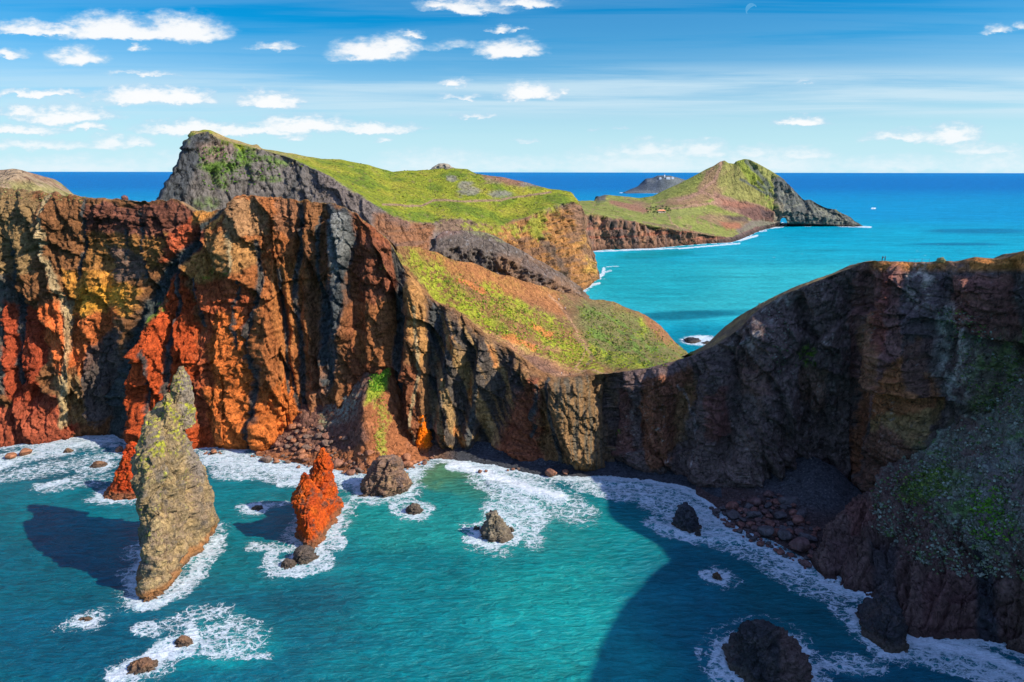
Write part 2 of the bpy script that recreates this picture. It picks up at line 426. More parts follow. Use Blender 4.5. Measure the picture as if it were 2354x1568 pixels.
GULLIES = [ # polyline, width, depth
 ([(515, 472), (470, 530), (425, 590), (385, 630), (345, 700), (322, 760), (300, 830), (282, 900), (268, 1010)], [10, 12, 16, 17, 18, 20, 22, 24, 26], 6.5),
 ([(193, 450), (198, 520), (190, 640)], 9, 3), ([(30, 520), (38, 650), (44, 900)], 14, 4), ([(100, 700), (112, 860), (60, 960)], 13, 5),
 ([(640, 560), (652, 760), (668, 900)], 10, 3.5), ([(690, 470), (694, 560), (676, 650), (692, 800), (700, 930)], 12, 4.5),
 ([(735, 560), (745, 760), (750, 940)], 26, 5.0), ([(915, 570), (918, 700), (910, 800), (905, 900)], 18, 7.5), ([(835, 540), (815, 660), (840, 820)], 16, 3.5),
 ([(590, 560), (600, 640), (577, 760), (590, 880), (575, 1030)], 8, 2.6), ([(405, 620), (410, 700), (396, 760), (390, 900)], 8, 2.4), ([(455, 640), (470, 750), (455, 900)], 10, 2.5),
 ([(1010, 720), (1000, 860), (985, 1000)], 15, 5), ([(1090, 770), (1070, 900), (1050, 1020)], 11, 4), ([(1160, 820), (1150, 920), (1110, 1020)], 20, 5.5), ([(1255, 880), (1262, 960), (1240, 1070)], 10, 3.5),
 ([(1397, 862), (1400, 960), (1404, 1060)], 18, 5.5), ([(1480, 900), (1450, 1000)], 10, 3), ([(1600, 860), (1560, 960), (1580, 1080)], 16, 4),
 ([(1990, 640), (1985, 760), (1975, 900), (1968, 1040), (1962, 1120)], 16, 4.0), ([(2180, 650), (2195, 760), (2160, 860), (2180, 1000)], 14, 4), ([(2325, 620), (2340, 740), (2353, 830)], 16, 5),
 ([(2060, 640), (2062, 740)], 7, 1.8), ([(1840, 700), (1850, 800), (1760, 860)], 14, 3.5), ([(1700, 800), (1690, 950), (1640, 1080)], 14, 3.5)]
RIBS = [
 ([(120, 450), (115, 540), (112, 580), (140, 650), (160, 760), (150, 860), (140, 1000)], 17, 3.6), ([(240, 640), (215, 760), (210, 860)], 24, 3.5), ([(70, 470), (80, 620)], 20, 3),
 ([(350, 830), (340, 1010)], 40, 5), ([(430, 800), (440, 1010)], 30, 3), ([(545, 455), (560, 620), (540, 800), (520, 1020)], 32, 5), ([(620, 700), (625, 900), (615, 1020)], 26, 5), ([(720, 470), (722, 560)], 22, 3),
 ([(780, 480), (778, 640), (790, 760)], 22, 5), ([(870, 560), (870, 760), (880, 830)], 30, 4), ([(955, 660), (950, 800), (955, 960)], 24, 6), ([(1050, 740), (1030, 880), (1020, 1010)], 18, 4.5),
 ([(1120, 790), (1105, 900), (1080, 1010)], 16, 5), ([(1200, 850), (1200, 960), (1190, 1060)], 22, 3.5), ([(1310, 880), (1320, 960), (1335, 1070)], 44, 9),
 ([(1520, 870), (1510, 1080)], 24, 4), ([(1660, 860), (1620, 1100)], 26, 5), ([(1800, 760), (1760, 960), (1720, 1090)], 50, 6), ([(1900, 700), (1880, 900)], 32, 4),
 ([(2100, 760), (2080, 850), (2100, 1000)], [30, 60, 70], 9), ([(2240, 600), (2260, 680)], 40, 5), ([(2040, 620), (2035, 800)], 30, 4.5), ([(2240, 760), (2260, 900)], 40, 5)]
def dispA(G, N, U, V):
    x, y, z = G[..., 0], G[..., 1], G[..., 2]
    steep = sstep(1 - np.abs(N[..., 2]), .10, .55)
    ri = np.arange(G.shape[0])[:, None] / 1.0
    face = steep * (1 - sstep(ri, NR_CREST - 8, NR_CREST + 3)) + 0 * x
    slope = sstep(ri, NR_CREST - 3, NR_CREST + 12) + 0 * x
    wx = fbm(x / 30, y / 30, z / 30, 3); wz = fbm(x / 24 + 9, y / 24, z / 40, 3)
    s = x + y * .6
    # slabs that overlap like tilted books: long face towards the right, short broken edge to the left
    def slabs(q, p):
        f = q - np.floor(q); a_ = .45 + .8 * _h(np.floor(q).astype(int), np.zeros(q.shape, int), p)
        return (1 - f) * sstep(f, 0, .10) * a_
    d = 4.6 * slabs((s + 13 * wx + .22 * z * np.sign(wx + .1)) / 25, 5) + 1.7 * slabs((s + 8 * wz - .16 * z + 5 * wx) / 9.5 + .37 * np.floor(z / 31 + wz), 6)
    d += 1.5 * fbm((s + 8 * wz + z * .12) / 15, z / 30 + wx, 7.7 + 0 * x, 3, .55)
    d += 1.0 * fbm(x / 7 + wz, y / 7, z / 9, 4, .6, 2)
    d += .75 * fbm(x / 1.9, y / 1.9, z / 2.2, 3, .65)
    # broken blocks: joints running up the face and along the bedding
    d += 4.2 * facets((s + .30 * z + 3 * wx) / 16, (z + 7 * wz - .25 * s) / 26, 0) + 1.15 * facets((s + .25 * z + 2 * wz) / 5.4, (z + 4 * wx) / 10 - s / 30, 20) + .5 * facets((s + 1.5 * wz) / 1.9, (z + 2 * wx) / 2.4, 40)
    e1, c1 = cells((s + 2.5 * wx) / 3.2, (z + 3.5 * wz + 1.2 * fbm(x / 4, y / 4, z / 4, 2)) / 4.6)
    e2, c2 = cells((s + 2 * wz) / 9.5 + 30, (z + 6 * wx) / 15.0)
    d += (c1 - .5) * .8 - .6 * (1 - sstep(e1, 0, .12)) + (c2 - .5) * 1.6 - .9 * (1 - sstep(e2, 0, .07))
    # bedding: ledges, only in places and never evenly spaced
    q = (z + 5 * wx + x * .03 + 3.0 * fbm(x / 50, y / 50, z / 7, 3)) / 4.1; lf = q - np.floor(q)
    bed = np.maximum(sstep(fbm(x / 34 + 50, y / 40, z / 20, 3), .0, .3), poly(U, V, [(190, 450), (520, 470), (420, 600), (200, 660)], 20))
    d += (lf - .5) * 1.5 * bed
    Uw = U + 10 * wz; Vw = V + 6 * wx
    g = 0
    for pts, wd, dep in GULLIES: g = g - stroke(Uw, Vw, pts, wd) * dep * .62
    for pts, wd, dep in RIBS: g = g + stroke(Uw, Vw, pts, wd, (max(wd) if isinstance(wd, list) else wd) * 1.2) * dep
    top = 1 - sstep(ri, NR_CREST - 40, NR_CREST - 5) * .55
    low = .35 + .65 * sstep(z, -2, 6)
    amp = np.where(V > 0, 1, 1)
    dd = (d + g) * face * top * low
    H = N.copy(); H[..., 2] *= .25; H /= np.linalg.norm(H, axis=-1, keepdims=True)
    G = G + H * dd[..., None]
    # ragged crest
    cm = np.exp(-((ri - NR_CREST) / 7.0) ** 2)
    rag = fbm(s / 7, 2.2 + 0 * s, 1.1 + 0 * s, 4, .6, 1)
    G[..., 2] += cm * rag * np.where((U > 925) & (U < 1960), .7, 2.0)
    # the grassy slope behind the edge
    sl = slope * inn[None, :]
    G[..., 2] += slope * (.9 * fbm(x / 14, y / 14, 0 * x, 4, .6) + .35 * fbm(x / 3, y / 3, 0 * x, 3, .6)) + sl * (-1.5 + 3.0 * fbm((x - y * .5) / 26, y / 60, 0 * x, 3, .5, 1))
    return G

def wall_paint(G, U, V, N):
    x, y, z = G[..., 0], G[..., 1], G[..., 2]
    wa = fbm(x / 16, y / 16, z / 20, 5, .6); wb = fbm(x / 13 + 40, y / 13, z / 22, 5, .6)
    wc = fbm(x / 4, y / 4, z / 7, 4, .6); s_x = x + .5 * y
    Uw = U + 26 * wa + 11 * wc; Vw = V + 30 * wb + 13 * wc
    Un = U + 9 * wa + 5 * wc; Vn = V + 9 * wb
    C = np.zeros(G.shape, np.float32); C[...] = (.24, .105, .05)
    # broad left to right change
    lay(C, sstep(U, 420, 520) * (1 - sstep(U, 690, 720)), (.36, .125, .05))
    lay(C, sstep(U, 780, 830) * (1 - sstep(U, 920, 940)), (.27, .09, .045))
    lay(C, sstep(U, 930, 960) * (1 - sstep(U, 1240, 1270)), (.26, .13, .065))
    lay(C, sstep(Uw, 1240, 1275), (.24, .13, .065))
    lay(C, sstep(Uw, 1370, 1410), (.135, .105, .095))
    # ---- left wall
    L = lambda pts, col, k=1.0, soft=5: lay(C, poly(Uw, Vw, pts, soft) * k, col)
    L([(-400, 380), (60, 430), (110, 470), (90, 620), (60, 640), (-400, 640)], (.27, .17, .085), .9)
    L([(-400, 660), (30, 640), (60, 760), (40, 900), (-400, 900)], (.13, .11, .095))
    L([(200, 470), (440, 470), (470, 520), (400, 545), (200, 530)], (.20, .075, .055), .9)
    L([(190, 540), (400, 545), (370, 600), (300, 640), (200, 640)], (.38, .17, .06), .9)
    L([(250, 570), (340, 590), (330, 650), (260, 640)], (.15, .10, .09), .8)
    L([(150, 620), (260, 625), (330, 670), (310, 720), (180, 730)], (.58, .25, .065), 1.0)
    L([(200, 655), (290, 660), (300, 700), (190, 710)], (.80, .37, .07), .8, 8)
    L([(420, 500), (500, 490), (480, 560), (420, 600), (380, 600)], (.45, .10, .05), .9)
    L([(440, 475), (530, 490), (500, 540), (440, 520)], (.58, .27, .08), .8)
    L([(10, 690), (95, 720), (112, 850), (90, 960), (20, 930)], (.36, .07, .035), 1.0)
    L([(88, 700), (160, 700), (185, 830), (140, 850), (100, 780)], (.60, .15, .055), 1.0)
    L([(185, 720), (290, 715), (250, 800), (200, 870), (170, 820)], (.55, .15, .055), .95)
    L([(210, 800), (290, 760), (265, 960), (200, 970)], (.10, .085, .085), .85)
    L([(-300, 940), (60, 930), (130, 900), (180, 980), (150, 1050), (-300, 1050)], (.36, .085, .05), .9)
    L([(130, 850), (200, 860), (205, 960), (140, 990)], (.34, .20, .10), .9)
    # deep red tract
    L([(405, 600), (445, 690), (470, 800), (490, 1050), (282, 1050), (275, 950), (312, 830), (372, 700)], (.46, .082, .03), 1.0)
    L([(400, 880), (470, 860), (485, 980), (400, 960)], (.34, .10, .05), .8)
    L([(440, 620), (560, 600), (590, 720), (560, 900), (520, 1060), (470, 1050), (470, 760)], (.46, .11, .05), .9)
    # ochre and light brown blocks under the crest
    L([(415, 580), (520, 560), (600, 560), (580, 610), (520, 640), (430, 640)], (.44, .20, .07), .95)
    L([(480, 540), (560, 545), (610, 580), (560, 640), (505, 620)], (.40, .20, .085), .8)
    L([(525, 455), (600, 450), (625, 545), (545, 545)], (.36, .19, .10), .95)
    L([(635, 455), (690, 465), (700, 545), (640, 540)], (.29, .13, .075), .9)
    L([(490, 740), (560, 700), (600, 900), (680, 850), (700, 960), (600, 1060), (480, 1050)], (.62, .17, .05), .85)
    L([(620, 600), (690, 600), (690, 760), (640, 900)], (.42, .16, .06), .8)
    L([(700, 560), (760, 560), (770, 880), (715, 930)], (.22, .095, .05), .95)
    L([(745, 462), (802, 476), (815, 560), (800, 650), (790, 790), (765, 900), (725, 925), (735, 700), (768, 620)], (.075, .078, .085), 1.0, 8)
    L([(755, 480), (795, 490), (800, 560), (775, 640), (762, 600)], (.26, .25, .25), .75, 8)
    L([(700, 850), (750, 840), (760, 930), (700, 960)], (.40, .17, .09), .7)
    L([(810, 540), (900, 560), (905, 700), (830, 690)], (.24, .085, .05), .9)
    L([(820, 700), (910, 690), (905, 830), (830, 840)], (.36, .14, .06), .8)
    L([(835, 840), (960, 830), (970, 1000), (900, 1040)], (.25, .085, .045), .8)
    L([(985, 690), (1035, 720), (1030, 900), (1010, 1010), (985, 1000)], (.075, .075, .080), 1.0, 9)
    L([(925, 620), (975, 670), (985, 800), (960, 860), (940, 740)], (.44, .22, .09), .9)
    L([(1160, 840), (1245, 865), (1250, 1070), (1120, 1040), (1130, 940)], (.26, .085, .050), .9)
    # slanting light and dark seams right of the middle
    seam = sstep(pn((x + z * .42 + 4 * wa) / 3.3, z / 60, 2.0 + 0 * x), -.05, .22)
    reg = poly(Uw, Vw, [(1010, 720), (1060, 730), (1230, 860), (1170, 960), (1120, 1050), (980, 1040)], 18)
    lay(C, reg * (1 - seam) * .9, (.085, .075, .072)); lay(C, reg * seam * .7, (.42, .27, .13))
    lay(C, reg * seam * sstep(wb, .1, .3) * .8, (.52, .19, .07))
    # the pale bluff below the path
    bl = poly(Uw, Vw, [(1285, 860), (1400, 860), (1400, 1080), (1290, 1080)], 12)
    lay(C, bl * .9, (.25, .145, .075)); lay(C, bl * sstep(pn((x + 2 * wa) / 1.5, z / 30, 5 + 0 * x), .0, .2) * .75, (.12, .11, .09))
    # ---- dark right-hand wall
    L([(1480, 870), (1590, 840), (1600, 900), (1540, 1060), (1490, 1080), (1470, 960)], (.20, .095, .055), .9)
    L([(1560, 880), (1600, 870), (1580, 1000), (1545, 1040)], (.30, .19, .10), .6)
    L([(1625, 900), (1680, 880), (1680, 1000), (1630, 1000)], (.17, .085, .07), .85)
    L([(1410, 900), (1440, 900), (1460, 1040), (1420, 1040)], (.17, .08, .06), .7)
    L([(1690, 830), (1720, 800), (1760, 850), (1770, 890), (1700, 900)], (.17, .11, .09), .8)
    L([(1600, 830), (1650, 800), (1700, 830), (1640, 890)], (.11, .09, .08), .8)
    L([(1830, 850), (1900, 830), (1900, 940), (1840, 920)], (.19, .12, .085), .7)
    L([(1960, 610), (2080, 600), (2085, 860), (2040, 900), (2000, 960), (1960, 940)], (.25, .14, .12), .85)
    L([(1975, 780), (2010, 720), (2045, 700), (2040, 900), (1990, 900)], (.38, .21, .11), .6)
    L([(1965, 900), (2010, 900), (1990, 1080), (1955, 1120)], (.30, .13, .07), .85)
    L([(2030, 620), (2055, 620), (2050, 790), (2035, 790)], (.22, .085, .065), .8, 6)
    L([(2080, 610), (2180, 610), (2170, 800), (2110, 780), (2080, 740)], (.13, .105, .105), .9)
    L([(2010, 960), (2060, 830), (2120, 770), (2160, 850), (2165, 940), (2090, 960)], (.33, .155, .075), .95)
    L([(2095, 780), (2150, 770), (2155, 900), (2110, 880)], (.13, .085, .075), .85)
    L([(2020, 950), (2160, 920), (2160, 1010), (2030, 1040)], (.27, .19, .09), .85)
    L([(2000, 1010), (2060, 960), (2160, 1040), (2090, 1150), (1990, 1160)], (.20, .11, .08), .9)
    L([(2185, 630), (2320, 640), (2353, 800), (2300, 790), (2200, 740)], (.24, .12, .095), .8)
    sc = poly(Uw, Vw, [(2160, 690), (2215, 700), (2285, 860), (2250, 900), (2210, 960), (2180, 900), (2160, 800)], 16)
    lay(C, sc * sstep(wc, -.2, .2) * .85, (.40, .40, .36))
    # lichen-grey flecks over the dark walls
    fl = sstep(fbm(x / 1.5, y / 1.5, z / 2.2, 3, .7), .22, .42) * sstep(wa, -.1, .3)
    lay(C, fl * sstep(Uw, 1380, 1420) * .75, (.28, .28, .25))
    lay(C, blob(Uw, Vw, 1760, 680, 60, 130, 30, .6) * sstep(wc, .05, .3), (.32, .32, .30))
    # crest rock on the right, sunlit warmth painted into its colour
    lay(C, sstep(U, 1990, 2010) * (1 - sstep(V, 612, 628)) * sstep(wb, -.25, .1), (.50, .24, .09))
    lay(C, blob(U, V, 2120, 640, 34, 60, 0, .8) * sstep(wc, -.1, .2), (.42, .38, .32))
    # ---- dikes: thin dark sheets of basalt and a few pale ones
    D = lambda pts, wd, col, k=.95: lay(C, stroke(Un, Vn, pts, wd) * k, col)
    D([(515, 472), (470, 530), (425, 590), (385, 630), (345, 700), (322, 760), (300, 830), (282, 900), (262, 1000)], [4, 9, 14, 15, 16, 17, 17, 16, 14], (.060, .066, .066), 1)
    for pts, wd in [([(405, 620), (412, 700), (396, 760), (392, 900)], 5), ([(452, 640), (468, 750)], 4), ([(352, 800), (358, 880), (350, 940)], 3.5), ([(592, 560), (602, 640), (577, 760), (592, 880), (577, 1030)], 6.5),
                    ([(642, 620), (657, 760), (664, 900)], 4.5), ([(690, 470), (694, 560), (676, 650), (692, 800), (700, 930)], 6), ([(562, 640), (548, 720), (560, 800)], 3), ([(735, 500), (730, 600), (742, 700)], 4),
                    ([(668, 840), (690, 940)], 4), ([(1262, 870), (1268, 960), (1290, 1070)], 5), ([(1240, 880), (1230, 1000)], 4), ([(912, 560), (920, 640), (915, 760), (908, 900)], 11), ([(1110, 800), (1090, 940), (1070, 1030)], 6),
                    ([(322, 480), (330, 560), (335, 640)], 2.5), ([(285, 520), (295, 600)], 2), ([(410, 905), (455, 945)], 3), ([(40, 560), (45, 700), (52, 880)], 8), ([(196, 455), (200, 540), (188, 640)], 4)]:
        D(pts, wd, (.075, .075, .075))
    for pts, wd in [([(118, 455), (122, 540), (108, 575), (138, 640), (160, 720)], 7), ([(165, 700), (166, 790), (150, 870), (142, 980)], 9), ([(545, 540), (560, 620)], 3), ([(955, 700), (965, 860), (945, 960), (960, 1040)], 3.5)]:
        D(pts, wd, (.44, .33, .20), .8)
    lay(C, stroke(Un, Vn, [(1560, 880), (1600, 960), (1612, 1060)], 2.5) * .5, (.35, .33, .33))
    # green tufts on ledges
    tuft = sstep(fbm(x / 2.2, y / 2.2, z / 2.2, 3, .6), .0, .2)
    for (u, v, ru, rv, a) in [(355, 720, 8, 26, 20), (500, 620, 26, 8, -12), (545, 628, 14, 8, 0), (1850, 820, 24, 26, 0), (880, 610, 8, 12, 0), (1420, 1000, 8, 14, 0)]:
        lay(C, blob(Uw, Vw, u, v, ru, rv, a) * tuft * .9, (.13, .24, .03))
    gv = poly(Uw, Vw, [(2250, 800), (2400, 740), (2400, 1300), (2100, 1300), (2000, 1180), (2120, 1050), (2240, 960)], 40)
    lay(C, gv * .8, (.16, .15, .11)); lay(C, gv * sstep(wc, -.05, .2) * .8, (.12, .17, .06))
    # open fissures, dark, running mostly down the face
    r1 = np.abs(fbm((x + y * .5 + 3 * wa + .15 * z) / 7, z / 42 + 1.5 * wb, 2.2 + 0 * x, 4, .6)); r2 = np.abs(fbm((x + y * .5 + 2 * wb) / 2.6 + 30, z / 15 + wa, 4.2 + 0 * x, 3, .6))
    C *= (1 - .5 * (1 - sstep(r1, .0, .05)) * sstep(wb, -.3, .1))[..., None]; C *= (1 - .45 * (1 - sstep(r2, .0, .07)) * sstep(wa, -.2, .15))[..., None]
    r3 = np.abs(fbm(x / 26, y / 26, (z + 4 * wa) / 3.2, 4, .6)); C *= (1 - .5 * (1 - sstep(r3, .0, .06)) * sstep(-wb, -.15, .2))[..., None]
    thin = fbm(x / 30, y / 30, (z + .22 * s_x + 5 * wa) / 1.15, 3, .6); C *= (1 + .38 * thin * sstep(wa, -.25, .15))[..., None]
    # colour streaks running down, bedding lines, wet dark base
    st = fbm((x + y * .4 + 2 * wa) / 2.6, z / 40, 3.3 + 0 * x, 4, .6)
    C *= (1 + .45 * st)[..., None]
    bd = fbm(x / 60, y / 60, (z + 3 * wa) / 1.7, 3, .6)
    C *= (1 + (.22 + .5 * poly(U, V, [(190, 450), (520, 470), (420, 600), (200, 640)], 20)) * bd)[..., None]
    C *= (1 + .35 * wc)[..., None]
    C *= (1 - .35 * (1 - sstep(z + 2.0 * wb, .3, 3.0)))[..., None]
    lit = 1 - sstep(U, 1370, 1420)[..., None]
    return sat(C, 1.06, (1.10, 1.10, .95)) * lit + sat(C, 1.12, (1.32, 1.12, 1.02)) * (1 - lit)  # shaded wall's colour raised to stand in for fill light

def green_paint(C, G, U, V, N, m, soil=(.34, .14, .06)):
    x, y, z = G[..., 0], G[..., 1], G[..., 2]
    return C

def paintA(G, U, V, N):
    x, y, z = G[..., 0], G[..., 1], G[..., 2]
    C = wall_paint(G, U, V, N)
    ri = np.arange(G.shape[0])[:, None] + 0 * x
    wa = fbm(x / 16, y / 16, z / 20 + 5, 5, .6); wb = fbm(x / 7 + 40, y / 11, z / 9, 5, .6); wc = fbm(x / 2.2, y / 2.2, z / 2.2, 4, .65)
    Uw = U + 20 * wa + 8 * wb; Vw = V + 16 * wb
    sl = sstep(ri, NR_CREST - 3 + 3 * wb, NR_CREST + 3)
    S_ = np.zeros(G.shape, np.float32); S_[...] = (.27, .135, .05)
    # bands that run down the slope
    run = fbm((U * .55 - V) / 26 + 2 * wa, (U + V * .8) / 160, 0 * x, 4, .6)
    gm = sstep(run + .8 * wc, .05, .3)
    lay(S_, gm * .75, (.24, .22, .04)); lay(S_, sstep(-run + .7 * wc, .1, .35) * .55, (.20, .10, .06))
    LS = lambda pts, col, k=1.0, soft=12: lay(S_, poly(Uw, Vw, pts, soft) * k, col)
    LS([(1180, 655), (1300, 665), (1420, 690), (1380, 760), (1300, 740), (1200, 700)], (.22, .13, .07), .6)
    LS([(950, 570), (1100, 600), (1280, 665), (1300, 720), (1150, 670), (1040, 620)], (.44, .165, .055), .7)
    LS([(1340, 680), (1480, 720), (1560, 790), (1600, 815), (1480, 845), (1380, 830), (1320, 740)], (.17, .17, .06), .75, 20)
    gr = sstep(fbm((U * .6 - V) / 14, (U + V) / 60, 0 * x, 4, .6) + .5 * wc, -.02, .2)
    LS([(1340, 680), (1480, 720), (1560, 790), (1600, 815), (1480, 845), (1380, 830), (1320, 740)], (.12, .21, .03), .0)
    lay(S_, poly(Uw, Vw, [(1330, 700), (1470, 730), (1590, 815), (1480, 845), (1380, 825)], 16) * gr * .8, (.14, .23, .035))
    LS([(1470, 705), (1530, 738), (1565, 790), (1545, 790), (1500, 760)], (.33, .14, .06), .9)
    for pts, wd in [([(1000, 610), (1060, 690), (1120, 740)], 14), ([(1120, 650), (1200, 700), (1300, 740)], 9), ([(1060, 690), (1160, 770), (1250, 810), (1330, 842)], 9), ([(1130, 690), (1220, 740), (1300, 800), (1380, 850)], 8), ([(950, 590), (985, 625), (1010, 680)], 12), ([(1478, 735), (1476, 765)], 7), ([(1310, 790), (1400, 815), (1480, 835)], 10)]:
        lay(S_, stroke(Uw, Vw, pts, wd * 1.3, wd * 1.8) * sstep(wc + wb * .5, -.22, .08) * .85, (.31, .33, .025))
    for pts, wd in [([(1180, 790), (1260, 830), (1320, 850)], 14), ([(1090, 740), (1180, 790)], 8), ([(1210, 780), (1290, 800)], 7)]:
        lay(S_, stroke(Uw, Vw, pts, wd) * .55, (.50, .24, .12))
    for pts, wd in [([(1160, 770), (1230, 790)], 7), ([(1060, 640), (1110, 660)], 6), ([(1225, 745), (1270, 765)], 6)]:
        lay(S_, stroke(Uw, Vw, pts, wd) * .8, (.58, .19, .055))
    LS([(1200, 800), (1290, 850), (1290, 872), (1220, 850), (1180, 810)], (.25, .13, .085), .9)
    # the trodden path across the saddle and up the hill
    for pts, wd in [([(1225, 868), (1290, 857), (1330, 852), (1345, 846), (1395, 856)], 3.2), ([(1345, 846), (1322, 836), (1340, 812), (1352, 790), (1330, 765), (1318, 740)], 2.2), ([(1318, 740), (1300, 710), (1285, 690), (1262, 672)], 1.8)]:
        lay(S_, stroke(U, V, pts, wd, wd * .8) * .8, (.44, .24, .13))
    # left-hand top, dry grass and brown earth
    lt = 1 - sstep(U, 560, 640)
    lay(S_, lt * .9, (.33, .20, .10)); lay(S_, lt * sstep(wb, 0, .25) * .6, (.30, .27, .07))
    rt = sstep(U, 1560, 1640)
    lay(S_, rt * .9, (.20, .13, .075)); lay(S_, rt * sstep(wb, -.1, .2) * .7, (.34, .22, .08))
    S_ *= (1 + .35 * wc + .2 * wb)[..., None]
    C = C * (1 - sl[..., None]) + S_ * sl[..., None]
    return C
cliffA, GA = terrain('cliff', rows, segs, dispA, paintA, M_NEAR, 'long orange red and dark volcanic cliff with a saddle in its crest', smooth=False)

# ---------------------------------------------------------------- the hills behind
def make_disp(k, amp=1.0, ridge_axis=(1, .6), top=.25, sea_keep=True):
    def f(G, N, U, V):
        x, y, z = G[..., 0], G[..., 1], G[..., 2]
        tower = sstep(U, 980, 1080) if k == 1.6 else None
        steep = sstep(1 - np.abs(N[..., 2]), .12, .6)
        s = x * ridge_axis[0] + y * ridge_axis[1]
        w_ = fbm(x / 30 / k, y / 30 / k, z / 30 / k, 3)
        d = 4.0 * fbm((s + 12 * k * w_) / 26 / k, z / 80 / k, 1.3 + 0 * x, 3, .55, 1)
        d += 1.5 * fbm(x / 6 / k, y / 6 / k, z / 9 / k, 4, .6, 1)
        d += 2.2 * facets((s + 4 * w_ * k) / (11 * k), (z + 5 * w_ * k) / (12 * k), 3) + 1.2 * facets((s + 3 * w_ * k) / (4 * k), (z + 3 * w_ * k) / (4.5 * k), 23)
        h = (z + 3 * k * w_ + .04 * x) / (4.0 * k); d += ((h - np.floor(h)) - .5) * 1.0
        d += tower * 5.0 * fbm((s + 5 * w_) / 16, z / 60 + w_, 5.5 + 0 * x, 3, .55, 1) if tower is not None else 0
        d = d * k * amp * (top + (1 - top) * steep) * (.3 + .7 * sstep(z, -1, 5 * k))
        H = N.copy(); H[..., 2] *= .4; H /= np.linalg.norm(H, axis=-1, keepdims=True)
        G = G + H * (d * steep)[..., None]
        G[..., 2] += (1 - steep) * k * amp * (1.1 * fbm(x / 16 / k, y / 16 / k, 0 * x + 4, 5, .55) + .9 * fbm(x / 40 / k, y / 40 / k, 0 * x, 2, .5, 1))
        return G
    return f
def wn(G, s=1.0):
    x, y, z = (G[..., i] / s for i in range(3))
    return fbm(x / 30, y / 30, z / 30, 5, .6), fbm(x / 22 + 30, y / 22, z / 22, 5, .6), fbm(x / 5, y / 5, z / 5, 4, .65)

# far-left knoll behind the cliff top
tL = np.arange(-600, 125, 5.)
skL = rowinterp([(-600, 330, 520), (-250, 372, 480), (-60, 388, 450), (0, 391, 440), (25, 388, 438), (45, 390, 436), (62, 405, 434), (80, 420, 432), (100, 436, 430), (125, 462, 428)], tL)
rowsL = [shift(skL, dy=-60, z=-6), shift(skL, dy=-48, dz=-24), shift(skL, dy=-18, dz=-8), skL, shift(skL, dy=40, dz=-8), shift(skL, dy=110, z=-6)]
def paintL(G, U, V, N):
    a, b, c = wn(G, .5); C = np.zeros(G.shape, np.float32); C[...] = (.36, .25, .15)
    lay(C, sstep(b, .0, .2) * .6, (.26, .13, .08)); lay(C, sstep(V, 410, 430) * sstep(a, -.2, .1) * .7, (.30, .27, .08))
    C *= (1 + .4 * c)[..., None]; return C
terrain('hill', rowsL, [14, 20, 16, 10, 8], make_disp(.7, .8), paintL, M_MID, 'pale brown knoll behind the cliff top')

# the peak with the grey sea cliff and the green back of the headland
SKD = [(355, 490, 595), (362, 470, 600), (370, 455, 605), (385, 420, 612), (400, 385, 618), (420, 345, 625), (440, 312, 632), (450, 303, 640), (470, 299, 648), (485, 301, 655), (520, 316, 670), (560, 329, 690), (580, 334, 700), (590, 331, 702), (602, 342, 706), (650, 349, 730), (700, 358, 760), (740, 365, 780), (780, 365, 790), (810, 372, 795), (840, 376, 800), (870, 385, 820), (900, 393, 830), (940, 390, 840), (985, 390, 850), (1040, 384, 860), (1075, 387, 860), (1095, 399, 850), (1130, 403, 850), (1150, 404, 850), (1180, 412, 855), (1200, 416, 855), (1260, 433, 850), (1285, 434, 850), (1312, 440, 848), (1328, 458, 848), (1345, 490, 850), (1360, 560, 852), (1370, 605, 852), (1377, 645, 853)]
EDD = [(355, 495, 588), (385, 430, 600), (400, 395, 606), (420, 355, 612), (445, 311, 620), (470, 304, 630), (510, 324, 642), (590, 342, 655), (650, 356, 662), (700, 378, 662), (760, 407, 655), (830, 452, 645), (900, 494, 640), (960, 515, 650), (1000, 510, 680), (1020, 502, 690), (1060, 500, 700), (1100, 512, 706), (1150, 520, 718), (1200, 506, 740), (1250, 480, 765), (1290, 468, 790), (1320, 462, 815), (1335, 480, 830), (1345, 505, 838), (1360, 570, 842), (1370, 612, 846), (1377, 648, 850)]
tD = np.arange(355, 1378, 2.2)
skD = rowinterp(SKD, tD); edD = rowinterp(EDD, tD)
fD = rowinterp([(355, 520, 580), (600, 560, 600), (900, 640, 560), (1000, 690, 570), (1100, 720, 600), (1200, 700, 670), (1290, 690, 735), (1340, 668, 762), (1352, 662, 780), (1368, 645, 835), (1377, 640, 850)], tD); fD[:, 2] = -.5
mdD = between(fD, edD, .5, .48); md2 = between(fD, edD, .8, .8)
pl = between(edD, skD, .45, .5); pl[:, 2] += sstep(tD, 620, 760) * (1 - sstep(tD, 1200, 1300)) * -5
rowsD = [shift(fD, dy=-6, z=-9), fD, mdD, md2, edD, pl, skD, shift(skD, dy=25, dz=-9), shift(skD, dy=90, dz=-60), shift(skD, dy=150, z=-9)]
